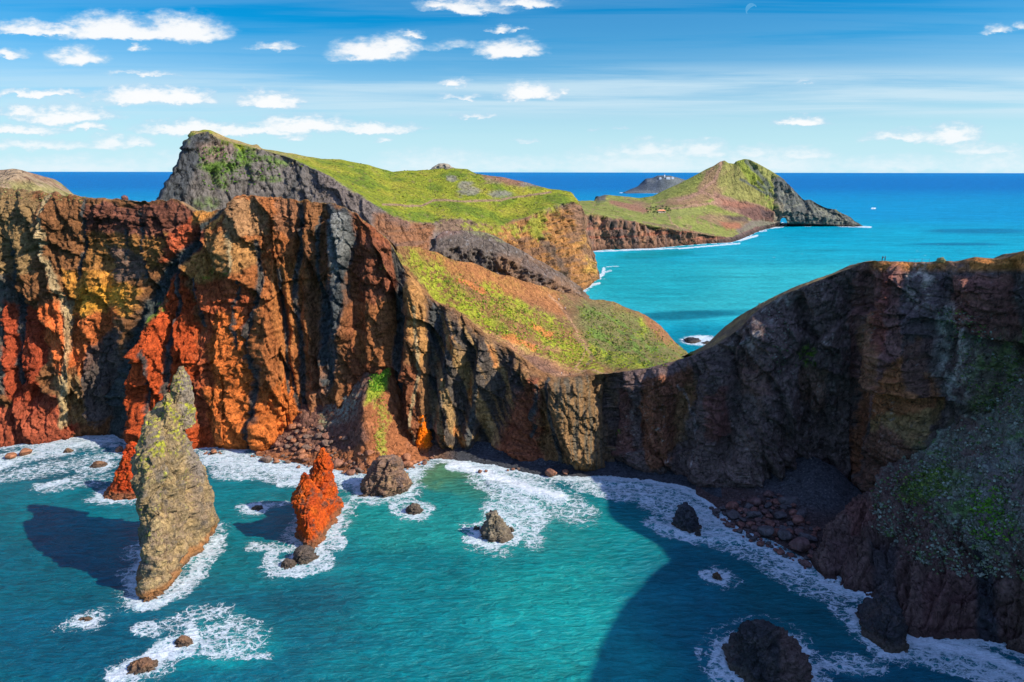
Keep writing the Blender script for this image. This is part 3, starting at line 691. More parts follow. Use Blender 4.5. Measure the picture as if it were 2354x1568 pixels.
def paintD(G, U, V, N):
    a, b, c = wn(G, 1.0); Uw = U + 16 * a + 6 * c; Vw = V + 14 * b + 5 * c
    x, y, z = G[..., 0], G[..., 1], G[..., 2]
    ri = np.arange(G.shape[0])[:, None] + 0 * U
    C = np.zeros(G.shape, np.float32); C[...] = (.17, .145, .125)
    L = lambda pts, col, k=1.0, soft=9: lay(C, poly(Uw, Vw, pts, soft) * k, col)
    L([(350, 500), (385, 400), (440, 300), (475, 296), (460, 360), (420, 470)], (.085, .09, .095), .95)  # left face of the peak darkened, its shade painted into the rock
    L([(450, 330), (540, 320), (545, 350), (470, 380)], (.26, .17, .13), .7)
    lay(C, stroke(Uw, Vw, [(545, 325), (525, 350), (515, 380)], 9) * .7, (.27, .19, .16))
    for (u, v, ru, rv, an, k) in [(500, 385, 45, 13, 0, .9), (565, 360, 24, 22, 20, .95), (630, 370, 36, 9, 5, .7), (500, 410, 16, 28, -30, .6), (475, 470, 30, 16, 0, .5), (620, 415, 30, 8, 0, .7), (490, 345, 18, 10, 0, .5)]:
        lay(C, blob(Uw, Vw, u, v, ru, rv, an, k) * sstep(c, -.35, .05), (.13, .22, .03))
    lay(C, stroke(Uw, Vw, [(695, 380), (670, 430), (650, 480)], 6) * .8, (.08, .08, .08))
    lay(C, sstep(U, 700, 760) * .6, (.20, .15, .125))
    # red and ochre strata lower down
    L([(860, 490), (960, 505), (1000, 520), (990, 600), (900, 560), (860, 530)], (.31, .13, .055), .9)
    L([(900, 480), (960, 500), (940, 530), (880, 505)], (.20, .12, .09), .7)
    L([(1010, 495), (1120, 505), (1160, 560), (1100, 560), (1000, 530)], (.23, .14, .085), .9)
    L([(1100, 520), (1240, 490), (1330, 470), (1400, 700), (1270, 700), (1180, 600)], (.42, .19, .06), 1.0, 12)
    L([(1290, 450), (1380, 450), (1400, 640), (1340, 590), (1320, 500)], (.28, .15, .09), .9)
    L([(1335, 530), (1380, 540), (1380, 575), (1320, 560)], (.55, .27, .07), .8); L([(1345, 590), (1385, 600), (1385, 630), (1345, 625)], (.62, .35, .07), .9)
    lay(C, poly(Uw, Vw, [(1120, 520), (1380, 460), (1400, 700), (1180, 640)], 12) * sstep(fbm(x / 60, y / 60, (z + 6 * a) / 7, 3, .6), -.02, .2) * .75, (.21, .115, .07))
    lay(C, stroke(Uw, Vw, [(1235, 530), (1260, 570), (1290, 610), (1310, 650)], 7) * .8, (.15, .10, .07))
    lay(C, sstep(fbm(x / 50, y / 50, z / 2.2, 3, .6), .05, .3) * (1 - sstep(ri, 130, 150)) * sstep(U, 850, 900) * .5, (.16, .10, .07))
    # grass on the top
    iE = 5 + 45 + 32 + 30
    g = sstep(ri + 9 * b + 5 * c, iE - 3, iE + 3)
    gx = fbm(x / 34, y / 34, 0 * x, 5, .62)
    gcol = np.zeros(G.shape, np.float32); gcol[...] = (.235, .255, .02)
    lay(gcol, sstep(gx, .0, .25), (.14, .19, .018)); lay(gcol, sstep(-gx, .05, .3), (.31, .28, .03))
    lay(gcol, sstep(fbm(x / 9, y / 9, 0 * x, 4, .6), .22, .38) * .5, (.25, .17, .08))
    lay(gcol, sstep(U, 1060, 1100) * (1 - sstep(V, 410, 440)) * sstep(b, -.1, .2) * .8, (.30, .19, .13))
    lay(gcol, poly(Uw, Vw, [(1100, 395), (1200, 410), (1250, 425), (1190, 430), (1110, 410)], 7) * .9, (.25, .12, .08))
    for (u, v, ru, rv) in [(1070, 425, 16, 9), (1040, 410, 12, 7), (1150, 445, 28, 8), (1075, 442, 26, 8), (1220, 425, 26, 6)]:
        lay(gcol, blob(Uw, Vw, u, v, ru, rv, 0, .75), (.24, .21, .18))
    lay(gcol, poly(Uw, Vw, [(440, 298), (600, 330), (640, 348), (600, 345), (450, 312)], 5) * .8, (.42, .28, .12))
    lay(gcol, (1 - sstep(V, 358, 372)) * sstep(U, 600, 640) * (1 - sstep(U, 880, 900)) * sstep(c, -.2, .1) * .7, (.36, .26, .11))
    lay(gcol, stroke(U, V, [(880, 470), (935, 474), (967, 473), (996, 461), (1060, 463), (1150, 461), (1201, 451), (1265, 441)], 2.2, 2.5) * .85, (.33, .19, .13))
    lay(gcol, (1 - sstep(U + 10 * c, 428, 448)), (.10, .10, .10)); lay(gcol, sstep(U + 8 * c, 1322, 1336) * sstep(V, 452, 470), (.27, .15, .09))
    C = C * (1 - g[..., None]) + gcol * g[..., None]
    fs = np.abs(fbm((x + 4 * a) / 16, z / 40 + b, 0 * x, 4, .6)); C *= (1 - .65 * (1 - sstep(fs, 0, .05)) * (1 - g))[..., None]
    # green spilling over the ochre cliff
    sp = (1 - g) * poly(Uw, Vw, [(1000, 470), (1300, 450), (1250, 560), (1130, 560), (1010, 520)], 18) * sstep(b + .4 * c, -.05, .15)
    lay(C, sp * .8, (.30, .31, .035))
    C *= (1 + .38 * c + .15 * a)[..., None]
    C *= (1 - .4 * (1 - sstep(z, 1, 5)))[..., None]
    return C
_, GD = terrain('hill', rowsD, [5, 45, 32, 30, 34, 34, 8, 10, 8], make_disp(1.6, .75), paintD, M_MID, 'grey peaked headland with a bright green grassy back', smooth=False)

# dark rocky knob in front of it
tK = np.arange(975, 1372, 2.4)
skK = rowinterp([(975, 640, 515), (984, 600, 518), (992, 565, 522), (1003, 543, 526), (1020, 533, 530), (1060, 528, 535), (1100, 531, 538), (1140, 544, 540), (1180, 564, 540), (1220, 586, 543), (1260, 609, 548), (1300, 634, 556), (1330, 656, 566), (1350, 676, 585), (1372, 720, 600)], tK)
fK = shift(skK, dy=-52, z=-3); fK[:, 1] = np.minimum(fK[:, 1], 500)
rowsK = [shift(fK, z=-9), fK, between(fK, skK, .45, .5), between(fK, skK, .72, .86), skK, shift(skK, dy=18, dz=-6), shift(skK, dy=70, z=-9)]
def paintK(G, U, V, N):
    a, b, c = wn(G, .6); Uw = U + 12 * a; Vw = V + 12 * b; C = np.zeros(G.shape, np.float32); C[...] = (.15, .115, .09)
    lay(C, poly(Uw, Vw, [(1140, 590), (1230, 590), (1380, 700), (1150, 720)], 14) * .85, (.26, .14, .075))
    lay(C, poly(Uw, Vw, [(1200, 590), (1290, 630), (1240, 660), (1190, 620)], 8) * .6, (.10, .085, .08))
    lay(C, blob(Uw, Vw, 1000, 540, 60, 12, -8, .8), (.22, .13, .10)); lay(C, sstep(c, .15, .4) * .4, (.24, .24, .23))
    lay(C, blob(Uw, Vw, 1120, 540, 60, 8, 15, .7) * sstep(c, -.2, .1), (.22, .21, .09))
    C *= (1 + .5 * c + .2 * b)[..., None]; return C
terrain('hill', rowsK, [2, 40, 36, 26, 10, 10], make_disp(.8, 1.9), paintK, M_MID, 'dark pitted rock knob below the green slope', smooth=False)

# the far end of the peninsula, with its own peak and the sea arch
SKE = [(1240, 470, 1560), (1335, 462, 1600), (1368, 461, 1620), (1376, 451, 1680), (1390, 447, 1690), (1430, 450, 1700), (1470, 453, 1710), (1500, 450, 1716), (1520, 440, 1720), (1560, 421, 1730), (1600, 400, 1740), (1640, 379, 1750), (1655, 369, 1753), (1665, 366, 1755), (1674, 372, 1755), (1686, 374, 1755), (1694, 367, 1755), (1710, 362, 1755), (1722, 364, 1753), (1740, 373, 1750), (1770, 389, 1745), (1800, 409, 1740), (1815, 425, 1736), (1830, 440, 1735), (1848, 459, 1732), (1862, 458, 1731), (1880, 468, 1730), (1900, 476, 1730), (1920, 480, 1730), (1940, 491, 1729), (1955, 497, 1728), (1965, 507, 1727), (1984, 519, 1722)]
INE = [(1240, 485, 1300), (1335, 480, 1330), (1400, 481, 1400), (1480, 487, 1450), (1560, 486, 1480), (1620, 480, 1560), (1660, 470, 1620), (1700, 466, 1650), (1740, 476, 1668), (1775, 490, 1685), (1795, 492, 1695), (1830, 485, 1702), (1870, 494, 1708), (1940, 506, 1715), (1984, 520, 1720)]
IN2 = [(1240, 490, 1250), (1335, 486, 1260), (1400, 490, 1300), (1480, 498, 1340), (1560, 500, 1360), (1620, 508, 1420), (1660, 508, 1500), (1700, 504, 1560), (1740, 508, 1620), (1775, 511, 1672), (1795, 506, 1692), (1830, 503, 1702), (1870, 506, 1708), (1940, 512, 1714), (1984, 520.5, 1719)]
EDE = [(1240, 492, 1190), (1335, 490, 1195), (1365, 492, 1198), (1400, 498, 1202), (1450, 505, 1215), (1500, 517, 1225), (1560, 527, 1245), (1620, 537, 1280), (1650, 543, 1305), (1680, 544, 1340), (1705, 534, 1430), (1740, 520, 1580), (1775, 515, 1660), (1795, 512, 1695), (1830, 512, 1702), (1870, 513, 1707), (1940, 517, 1713), (1984, 521, 1718)]
FTE = [(1240, 584, 's'), (1335, 580, 's'), (1365, 577, 's'), (1400, 573, 's'), (1450, 572, 's'), (1500, 570.5, 's'), (1560, 565, 's'), (1620, 560, 's'), (1680, 557, 's'), (1700, 551, 's'), (1712, 546, 's'), (1735, 535, 's'), (1760, 526, 's'), (1790, 520.5, 's'), (1800, 518.5, 's'), (1860, 519, 's'), (1940, 520, 's'), (1984, 521.5, 's')]
tE = np.arange(1240, 1984.5, 1.5)
skE, inE, i2E, edE, ftE = (rowinterp(r, tE) for r in (SKE, INE, IN2, EDE, FTE))
bk = between(skE, shift(skE, dy=130, z=-5), .5, .6)
rowsE = [shift(ftE, dy=-8, z=-9), ftE, between(ftE, edE, .45, .5), edE, i2E, inE, between(inE, skE, .5, .47), skE, bk, shift(skE, dy=130, z=-9)]
def paintE(G, U, V, N):
    a, b, c = wn(G, 2.6); Uw = U + 7 * a + 3 * c; Vw = V + 6 * b + 3 * c
    x, y, z = G[..., 0], G[..., 1], G[..., 2]; ri = np.arange(G.shape[0])[:, None] + 0 * U
    C = np.zeros(G.shape, np.float32); C[...] = (.27, .14, .085)
    L = lambda pts, col, k=1.0, soft=4: lay(C, poly(Uw, Vw, pts, soft) * k, col)
    st = fbm(x / 14, z / 60, 0 * x, 4, .6)
    lay(C, sstep(st, .0, .2) * .7, (.12, .085, .075)); lay(C, sstep(-st, .15, .3) * .5, (.42, .21, .11))
    lay(C, sstep(fbm(x / 200, y / 200, z / 9, 3), .1, .3) * .5, (.42, .12, .06))
    lay(C, sstep(U, 1610, 1700) * .7, (.11, .09, .085))
    g = sstep(ri + 4 * b + 3 * c, 54 - 3, 54 + 2)
    gc = np.zeros(G.shape, np.float32); gc[...] = (.24, .25, .055)
    gx = fbm(x / 60, y / 60, z / 60, 5, .65); gy = fbm((x - z * 1.5) / 18, (y + z) / 60, z / 50, 4, .65)
    lay(gc, sstep(gx, .0, .25) * .8, (.17, .20, .04)); lay(gc, sstep(gy + .3 * c, .1, .35) * .75, (.27, .17, .09))
    LG = lambda pts, col, k=1.0, soft=4: lay(gc, poly(Uw, Vw, pts, soft) * k, col)
    LG([(1370, 445), (1395, 446), (1390, 462), (1370, 464)], (.12, .11, .10), .9)
    LG([(1400, 458), (1470, 470), (1500, 485), (1480, 490), (1400, 468)], (.30, .13, .09), .85)
    LG([(1540, 450), (1600, 430), (1640, 375), (1668, 366), (1650, 410), (1660, 440), (1620, 465), (1520, 475)], (.29, .155, .095), .75)
    LG([(1480, 455), (1570, 425), (1620, 400), (1600, 440), (1540, 455)], (.24, .25, .05), .8)
    LG([(1640, 440), (1720, 462), (1790, 485), (1800, 512), (1740, 508), (1690, 490), (1640, 470)], (.27, .145, .10), .95)
    LG([(1692, 466), (1740, 472), (1792, 490), (1796, 512), (1735, 506), (1700, 492)], (.15, .075, .06), .85); LG([(1745, 480), (1785, 490), (1785, 505), (1750, 500)], (.07, .05, .05), .7); LG([(1640, 452), (1700, 462), (1735, 474), (1690, 478), (1650, 466)], (.30, .13, .08), .8)
    LG([(1640, 380), (1700, 375), (1740, 440), (1770, 470), (1700, 460), (1650, 430)], (.28, .24, .075), .7)
    LG([(1690, 366), (1712, 362), (1760, 430), (1770, 455), (1720, 420)], (.22, .25, .035), .85)
    LG([(1715, 362), (1760, 375), (1800, 405), (1790, 430), (1750, 410)], (.26, .25, .075), .8)
    for pts, wd in [([(1716, 370), (1745, 400), (1765, 430)], 5), ([(1700, 410), (1730, 430), (1760, 445)], 3), ([(1740, 420), (1775, 450)], 4)]: lay(gc, stroke(Uw, Vw, pts, wd) * .8, (.10, .11, .10))
    LG([(1775, 410), (1805, 405), (1850, 450), (1990, 515), (1990, 530), (1790, 530), (1785, 480)], (.11, .11, .105), .95)
    lay(gc, poly(U, V, [(1785, 420), (1850, 455), (1990, 520), (1800, 520)], 4) * sstep(c + gy, .0, .3) * .6, (.26, .25, .17))
    LG([(1785, 460), (1798, 470), (1800, 515), (1780, 515)], (.34, .27, .17), .6)
    LG([(1630, 490), (1700, 498), (1730, 510), (1700, 530), (1650, 520), (1600, 500)], (.26, .15, .09), .8)
    LG([(1660, 495), (1715, 498), (1722, 510), (1680, 508)], (.08, .055, .05), .8); LG([(1650, 508), (1700, 514), (1705, 530), (1665, 528)], (.42, .13, .07), .6); lay(gc, stroke(Uw, Vw, [(1480, 512), (1560, 524), (1640, 542)], 3) * .7, (.20, .12, .08)); LG([(1440, 455), (1475, 462), (1500, 475), (1470, 476)], (.26, .14, .09), .7); LG([(1540, 468), (1600, 462), (1640, 470), (1600, 476)], (.25, .12, .08), .6)
    LG([(1730, 505), (1800, 512), (1800, 522), (1700, 545), (1690, 530)], (.17, .14, .12), .8)
    LG([(1490, 484), (1560, 480), (1620, 478), (1640, 485), (1560, 498), (1500, 498)], (.26, .27, .07), .8)
    for pts, wd in [([(1535, 492), (1545, 510), (1560, 522)], 1.6), ([(1560, 462), (1610, 440), (1640, 415), (1660, 370)], 4), ([(1540, 478), (1620, 470), (1660, 462), (1610, 440)], 3)]: lay(gc, stroke(Uw, Vw, pts, wd) * .7, (.38, .21, .14))
    fe = np.abs(fbm((x + y * .3) / 26, z / 60 + a, 0 * x, 4, .6)); C *= (1 - .7 * (1 - sstep(fe, 0, .06)))[..., None]
    C = C * (1 - g[..., None]) + gc * g[..., None]
    C *= (1 + .35 * c + .15 * a)[..., None]
    C *= (1 - .5 * (1 - sstep(z, 2, 9)))[..., None]
    return C

def make_E():
    G = smooth1(loft(rowsE, [4, 34, 16, 16, 26, 26, 26, 12, 8], 1), 1, 1); N = normals(G); U, V, _ = proj(G)
    G2 = make_disp(3.4, .8, (1, .3))(G, N, U, V); C = paintE(G2, U, V, N)
    U2, V2, _ = proj(G2)
    F = grid_faces(*G2.shape[:2]); uc = U2.ravel()[F].mean(1); vc = V2.ravel()[F].mean(1); zc = G2[..., 2].ravel()[F].mean(1)
    hole = (np.hypot((uc - 1801) / 8.5, np.maximum(512 - vc, 0) / 12.5) < 1) & (zc > -1)
    o = mesh_np('headland', G2, F[~hole], M_FAR, C); tag(o, 'far end of the peninsula with a green and brown peak above a sea arch', kind='structure'); zadd(G2, 'headland')
    # rock lining of the arch
    n = 24; th = np.linspace(0, math.pi, n); rr = []
    for Y in (1700, 1740):
        uu = 1801 + 9.2 * np.cos(th); vv = 512 - 13.0 * np.sin(th); vv[[0, -1]] = 521
        q = P(uu, vv, np.full(n, 1715.)).T.copy(); q[:, 1] = Y; q[:, 0] *= Y / 1715.; q[[0, -1], 2] = -4; rr.append(q)
    A = np.stack([rr[0] * (1 - f) + rr[1] * f for f in np.linspace(0, 1, 8)]); A += .8 * fbm(A[..., 0] / 6, A[..., 1] / 6, A[..., 2] / 6, 3)[..., None]
    mesh_np('arch_lining', A, grid_faces(8, n), M_FAR, np.full(A.shape, .11), parent=o)
    return G2
GE = make_E()

# lighthouse islet on the horizon
tF = np.arange(1432, 1640, 1.5)
skF = rowinterp([(1432, 442, 4500), (1445, 436, 4560), (1465, 428, 4600), (1474, 421, 4610), (1484, 410, 4620), (1500, 408, 4620), (1512, 402, 4620), (1540, 403, 4620), (1560, 408, 4620), (1580, 414, 4620), (1600, 424, 4620), (1640, 441, 4600)], tF)
fF = shift(skF, dy=-160, z=-2)
rowsF = [shift(fF, z=-12), fF, between(fF, skF, .5, .62), skF, shift(skF, dy=120, dz=-20), shift(skF, dy=300, z=-12)]
def paintF(G, U, V, N):
    a, b, c = wn(G, 6); C = np.zeros(G.shape, np.float32); C[...] = (.075, .09, .11)  # bluish tone puts distance haze into the rock colour
    lay(C, sstep(U + 30 * a, 1500, 1560) * .7, (.15, .16, .14)); lay(C, sstep(b, .05, .3) * .4, (.20, .21, .20)); C *= (1 + .3 * c)[..., None]; return C
terrain('islet', rowsF, [2, 20, 20, 8, 6], make_disp(6, .5), paintF, M_FAR, 'low dark islet with a lighthouse on top')

# ================================================================== foot of the cliffs: spur, beach, scree, headland on the right
def lo(name, cols, rws, segs, disp, paint, mat, label, **k):
    return terrain(name, [rowinterp(r, cols) if isinstance(r, list) else r for r in rws], segs, disp, paint, mat, label, **k)
tT = np.arange(590, 1005, 2.0)
T_top = [(590, 1010, 322), (640, 965, 321), (700, 930, 321), (760, 930, 321), (800, 895, 321), (840, 856, 322), (868, 830, 323), (893, 822, 323), (912, 872, 322), (940, 945, 321), (975, 1000, 318), (1005, 1040, 314)]
T_mid = [(590, 1036, 311), (640, 1008, 311), (700, 985, 311), (750, 985, 310), (795, 965, 307), (822, 952, 301), (834, 940, 297), (846, 945, 297), (870, 955, 301), (900, 965, 305), (940, 1000, 309), (975, 1028, 309), (1005, 1047, 307)]
T_foot = [(590, 1048, 's'), (640, 1056, 's'), (700, 1068, 's'), (760, 1078, 's'), (800, 1084, 's'), (850, 1090, 's'), (900, 1084, 's'), (940, 1074, 's'), (975, 1058, 's'), (1005, 1051, 's')]
tf = rowinterp(T_foot, tT); tf[:, 2] = .1; tm = rowinterp(T_mid, tT); tm[:, 2] = np.maximum(tm[:, 2], 1.5)
def paintT(G, U, V, N):
    x, y, z = G[..., 0], G[..., 1], G[..., 2]; a, b, c = wn(G, .4); Uw = U + 8 * a; Vw = V + 8 * b
    C = np.zeros(G.shape, np.float32); C[...] = (.36, .13, .05)
    lay(C, poly(Uw, Vw, [(893, 815), (838, 925), (828, 965), (850, 1010), (800, 1040), (600, 1040), (590, 950), (840, 840)], 8) * .9, (.17, .085, .06))  # face left of the ridge painted darker in place of its shade
    lay(C, poly(Uw, Vw, [(800, 890), (840, 880), (815, 960), (750, 990), (740, 950)], 10) * sstep(c, -.2, .15) * .7, (.24, .29, .22))
    lay(C, poly(Uw, Vw, [(735, 950), (765, 945), (755, 1000), (735, 1000)], 6) * sstep(c, -.1, .2) * .8, (.28, .30, .14))
    lay(C, poly(Uw, Vw, [(868, 825), (900, 825), (890, 890), (862, 900), (855, 880)], 8) * .9, (.11, .24, .02))
    lay(C, poly(Uw, Vw, [(850, 880), (890, 885), (870, 915), (838, 932)], 6) * .9, (.30, .37, .03))
    lay(C, stroke(Uw, Vw, [(870, 930), (890, 960), (875, 1000), (880, 1040)], 11) * sstep(c, -.2, .15) * .85, (.34, .33, .05))
    lay(C, sstep(a + c * .5, .1, .35) * .5, (.25, .12, .075))
    C *= (1 + .4 * c + .2 * b)[..., None]; return C
def dispT(G, N, U, V):
    x, y, z = G[..., 0], G[..., 1], G[..., 2]
    d = 2.2 * fbm(x / 7, y / 7, z / 10, 5, .6, 1) + .8 * fbm(x / 1.6, y / 1.6, z / 1.6, 3, .6)
    return G + N * (d * sstep(z, 0, 3))[..., None]
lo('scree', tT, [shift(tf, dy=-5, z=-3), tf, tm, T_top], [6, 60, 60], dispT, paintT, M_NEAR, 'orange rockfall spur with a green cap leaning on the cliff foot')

tB = np.arange(985, 1665, 2.5)
B_f = rowinterp([(985, 1054, 's'), (1060, 1058, 's'), (1140, 1070, 's'), (1240, 1092, 's'), (1320, 1094, 's'), (1400, 1094, 's'), (1500, 1104, 's'), (1580, 1118, 's'), (1640, 1146, 's'), (1665, 1165, 's')], tB)
B_b = rowinterp([(985, 1040, 's'), (1060, 1034, 's'), (1140, 1046, 's'), (1240, 1076, 's'), (1320, 1074, 's'), (1400, 1056, 's'), (1500, 1084, 's'), (1580, 1095, 's'), (1665, 1122, 's')], tB); B_b[:, 1] += 6; B_b[:, 2] = 3.2
def paintB(G, U, V, N):
    a, b, c = wn(G, .15); C = np.zeros(G.shape, np.float32); C[...] = (.060, .062, .068); lay(C, (1 - sstep(U, 1000, 1060)) * .6, (.30, .14, .06))
    C *= (1 + .6 * c)[..., None]; lay(C, sstep(G[..., 2], .9, 2.4) * sstep(c, 0, .2) * .5, (.17, .18, .19)); return C
def dispB(G, N, U, V):
    G = G.copy(); G[..., 2] += .35 * fbm(G[..., 0] / 1.2, G[..., 1] / 1.2, 0 * U, 3, .6) * sstep(G[..., 2], -1, .5); return G
lo('beach', tB, [shift(B_f, dy=-7, z=-1.2), B_f, B_b], [10, 26], dispB, paintB, M_NEAR, 'narrow dark pebble beach below the saddle')

tC = np.arange(1600, 2000, 2.2)
C_f = rowinterp([(1600, 1135, 's'), (1640, 1158, 's'), (1700, 1215, 's'), (1780, 1245, 's'), (1860, 1288, 's'), (1900, 1310, 's'), (2000, 1340, 's')], tC); C_f[:, 2] = .1
C_t = rowinterp([(1600, 1112, 268), (1640, 1110, 268), (1700, 1092, 268), (1780, 1070, 268), (1830, 1050, 268), (1870, 1048, 266), (1920, 1072, 262), (1960, 1110, 255), (2000, 1150, 244)], tC)
C_m = between(C_f, C_t, .5, .30)
def paintC(G, U, V, N):
    a, b, c = wn(G, .15); C = np.zeros(G.shape, np.float32); C[...] = (.085, .078, .080)
    lay(C, (1 - sstep(G[..., 2], 3, 6)) * .8, (.10, .055, .045)); lay(C, sstep(c, .25, .35) * .35, (.22, .20, .19)); C *= (1 + .45 * c)[..., None]; return C
lo('scree', tC, [shift(C_f, dy=-5, z=-3), C_f, C_m, C_t], [5, 50, 50], dispB, paintC, M_NEAR, 'smooth grey fan of gravel in the corner of the dark cliff')

# the dark bulging headland at the lower right
tN = np.concatenate([np.arange(1862, 2400, 2.4), np.arange(2400, 3601, 14.)])
off = lambda *a: [('w',) + p for p in a]
N_f = rowinterp([(1862, 1286, 's'), (1874, 1312, 's'), (1892, 1342, 's'), (1950, 1354, 's'), (2020, 1384, 's'), (2070, 1448, 's'), (2110, 1468, 's'), (2240, 1470, 's'), (2290, 1478, 's'), (2353, 1500, 's')] + off((2600, 150, 138, 0), (2900, 160, 100, 0), (3200, 172, 55, 0), (3600, 182, -20, 0)), tN)
N_1 = rowinterp([(1862, 1285, 211.5), (1880, 1250, 212), (1895, 1236, 213), (1950, 1215, 214), (2020, 1235, 208), (2070, 1270, 200), (2110, 1290, 194), (2240, 1320, 182), (2353, 1345, 174)] + off((2600, 158, 146, 16), (2900, 168, 104, 18), (3200, 178, 58, 18), (3600, 188, -20, 18)), tN)
N_2 = rowinterp([(1862, 1284.5, 212), (1890, 1232, 216), (1930, 1195, 220), (1990, 1150, 226), (2040, 1120, 224), (2100, 1100, 220), (2240, 1110, 206), (2353, 1120, 192)] + off((2600, 164, 154, 44), (2900, 175, 108, 48), (3200, 184, 60, 50), (3600, 192, -20, 50)), tN)
N_3 = rowinterp([(1862, 1284, 212.5), (1892, 1228, 218), (1935, 1188, 223), (1985, 1142, 232), (2040, 1060, 238), (2100, 1020, 238), (2200, 960, 232), (2300, 900, 222), (2353, 880, 216)] + off((2600, 174, 166, 78), (2900, 184, 118, 84), (3200, 192, 64, 90), (3600, 200, -20, 90)), tN)
def paintN(G, U, V, N):
    x, y, z = G[..., 0], G[..., 1], G[..., 2]; a, b, c = wn(G, .5); Uw = U + 16 * a + 6 * c; Vw = V + 16 * b
    C = np.zeros(G.shape, np.float32); C[...] = (.165, .095, .075)
    veg = sstep(z + 9 * a + 5 * c + .04 * (U - 2100), 23, 30)
    lay(C, veg * .85, (.19, .175, .13)); lay(C, veg * sstep(c + b, .0, .3) * .7, (.30, .31, .23)); lay(C, veg * sstep(b + .3 * c, .12, .3) * .8, (.10, .20, .03)); lay(C, veg * sstep(-b, .15, .35) * .7, (.19, .11, .09))
    L = lambda pts, col, k=.9, s=9: lay(C, poly(Uw, Vw, pts, s) * k, col)
    L([(1895, 1235), (1950, 1230), (1960, 1345), (1900, 1345)], (.17, .095, .08)); L([(1940, 1160), (2000, 1150), (2030, 1190), (1960, 1220)], (.20, .085, .065), .8)
    L([(2130, 1320), (2240, 1290), (2250, 1460), (2110, 1460)], (.17, .085, .07)); L([(2240, 1260), (2270, 1260), (2300, 1480), (2250, 1480)], (.05, .05, .055)); L([(2000, 1240), (2060, 1230), (2060, 1400), (2010, 1380)], (.085, .070, .065))
    L([(2060, 1130), (2160, 1060), (2240, 1100), (2140, 1160)], (.13, .20, .05), .7); L([(2240, 1050), (2380, 1000), (2380, 1200), (2260, 1180)], (.27, .25, .22), .7, 16); L([(2270, 1090), (2380, 1080), (2380, 1180), (2290, 1170)], (.20, .13, .11), .7)
    L([(2330, 1230), (2390, 1230), (2390, 1480), (2330, 1440)], (.17, .10, .07), .7)
    st = fbm((x + y + 2 * a) / 2.2, z / 12, 0 * x, 4, .6)
    C *= (1 + .35 * c + .3 * st * (1 - veg))[..., None]; C *= (1 - .45 * (1 - sstep(z + b, .3, 2.4)))[..., None]; return C
def dispN(G, N, U, V):
    x, y, z = G[..., 0], G[..., 1], G[..., 2]; s = x * .7 - y * .7
    w_ = fbm(x / 20, y / 20, z / 20, 3)
    base = 1 - sstep(z, 18, 30)
    d = 5.0 * fbm((s + 6 * w_) / 17, z / 34, 2 + 0 * x, 3, .5, 1) * (.35 + .65 * base) + (2.6 * facets((s + 3 * w_) / 9, (z + 4 * w_) / 9, 7) + 1.3 * facets((s + w_) / 3.4, (z + 2 * w_) / 3.2, 27)) * (.3 + .7 * base) + 1.5 * fbm(x / 5, y / 5, z / 6, 4, .6, 1) + .6 * fbm(x / 1.5, y / 1.5, z / 1.5, 3, .6)
    e, cv = cells((s + 3 * w_) / 6, z / 9); d += base * ((cv - .5) * 2.2 - .8 * (1 - sstep(e, 0, .1)))
    return G + N * (d * (.2 + .8 * sstep(z, -1, 4)) * sstep(U, 1862, 1885))[..., None]
nN = len(tN)
_, GN = lo('headland', tN, [shift(N_f, dy=-3, z=-8, dx=-2), N_f, N_1, N_2, N_3, shift(N_3, dy=6, dx=14, dz=3)], [6, 52, 56, 60, 10], dispN, paintN, M_NEAR, 'dark bulging headland with scrub on its slope at the right edge', smooth=False)

# ================================================================== rocks that stand in the water
SHORE = []
def ring_stack(rows, n=150, m=150, ex=3.0, wedge=0):
    """rows: z, xl, xr, yfront, yback"""
    r = np.array(rows, float); zs = np.linspace(r[0, 0], r[-1, 0], m) if m else r[:, 0]
    q = np.stack([np.interp(zs, r[:, 0], r[:, k]) for k in range(1, 5)], -1)
    q = smooth1(q, 2, 0)
    th = np.linspace(0, 2 * math.pi, n, endpoint=False)
    c, s = np.cos(th), np.sin(th); c = np.sign(c) * np.abs(c) ** (2 / ex); s = np.sign(s) * np.abs(s) ** (2 / ex)
    X = (q[:, :1] + q[:, 1:2]) / 2 + (q[:, 1:2] - q[:, :1]) / 2 * c; Y = (q[:, 2:3] + q[:, 3:4]) / 2 + (q[:, 3:4] - q[:, 2:3]) / 2 * s
    if wedge: wg = wedge + (1 - wedge) * sstep(zs, zs[-1] * .25, zs[-1] * .75)[:, None]; X = q[:, 1:2] - (q[:, 1:2] - X) * (wg + (1 - wg) * sstep((Y - q[:, 2:3]) / (q[:, 3:4] - q[:, 2:3]), 0, .55))
    G = np.stack([X, Y, np.repeat(zs[:, None], n, 1)], -1)
    return G
def nrm_ring(G):
    Gp = np.concatenate([G[:, -1:], G, G[:, :1]], 1)
    n = np.cross(np.gradient(Gp, axis=1)[:, 1:-1], np.gradient(G, axis=0)); return n / (np.linalg.norm(n, axis=-1, keepdims=True) + 1e-9)
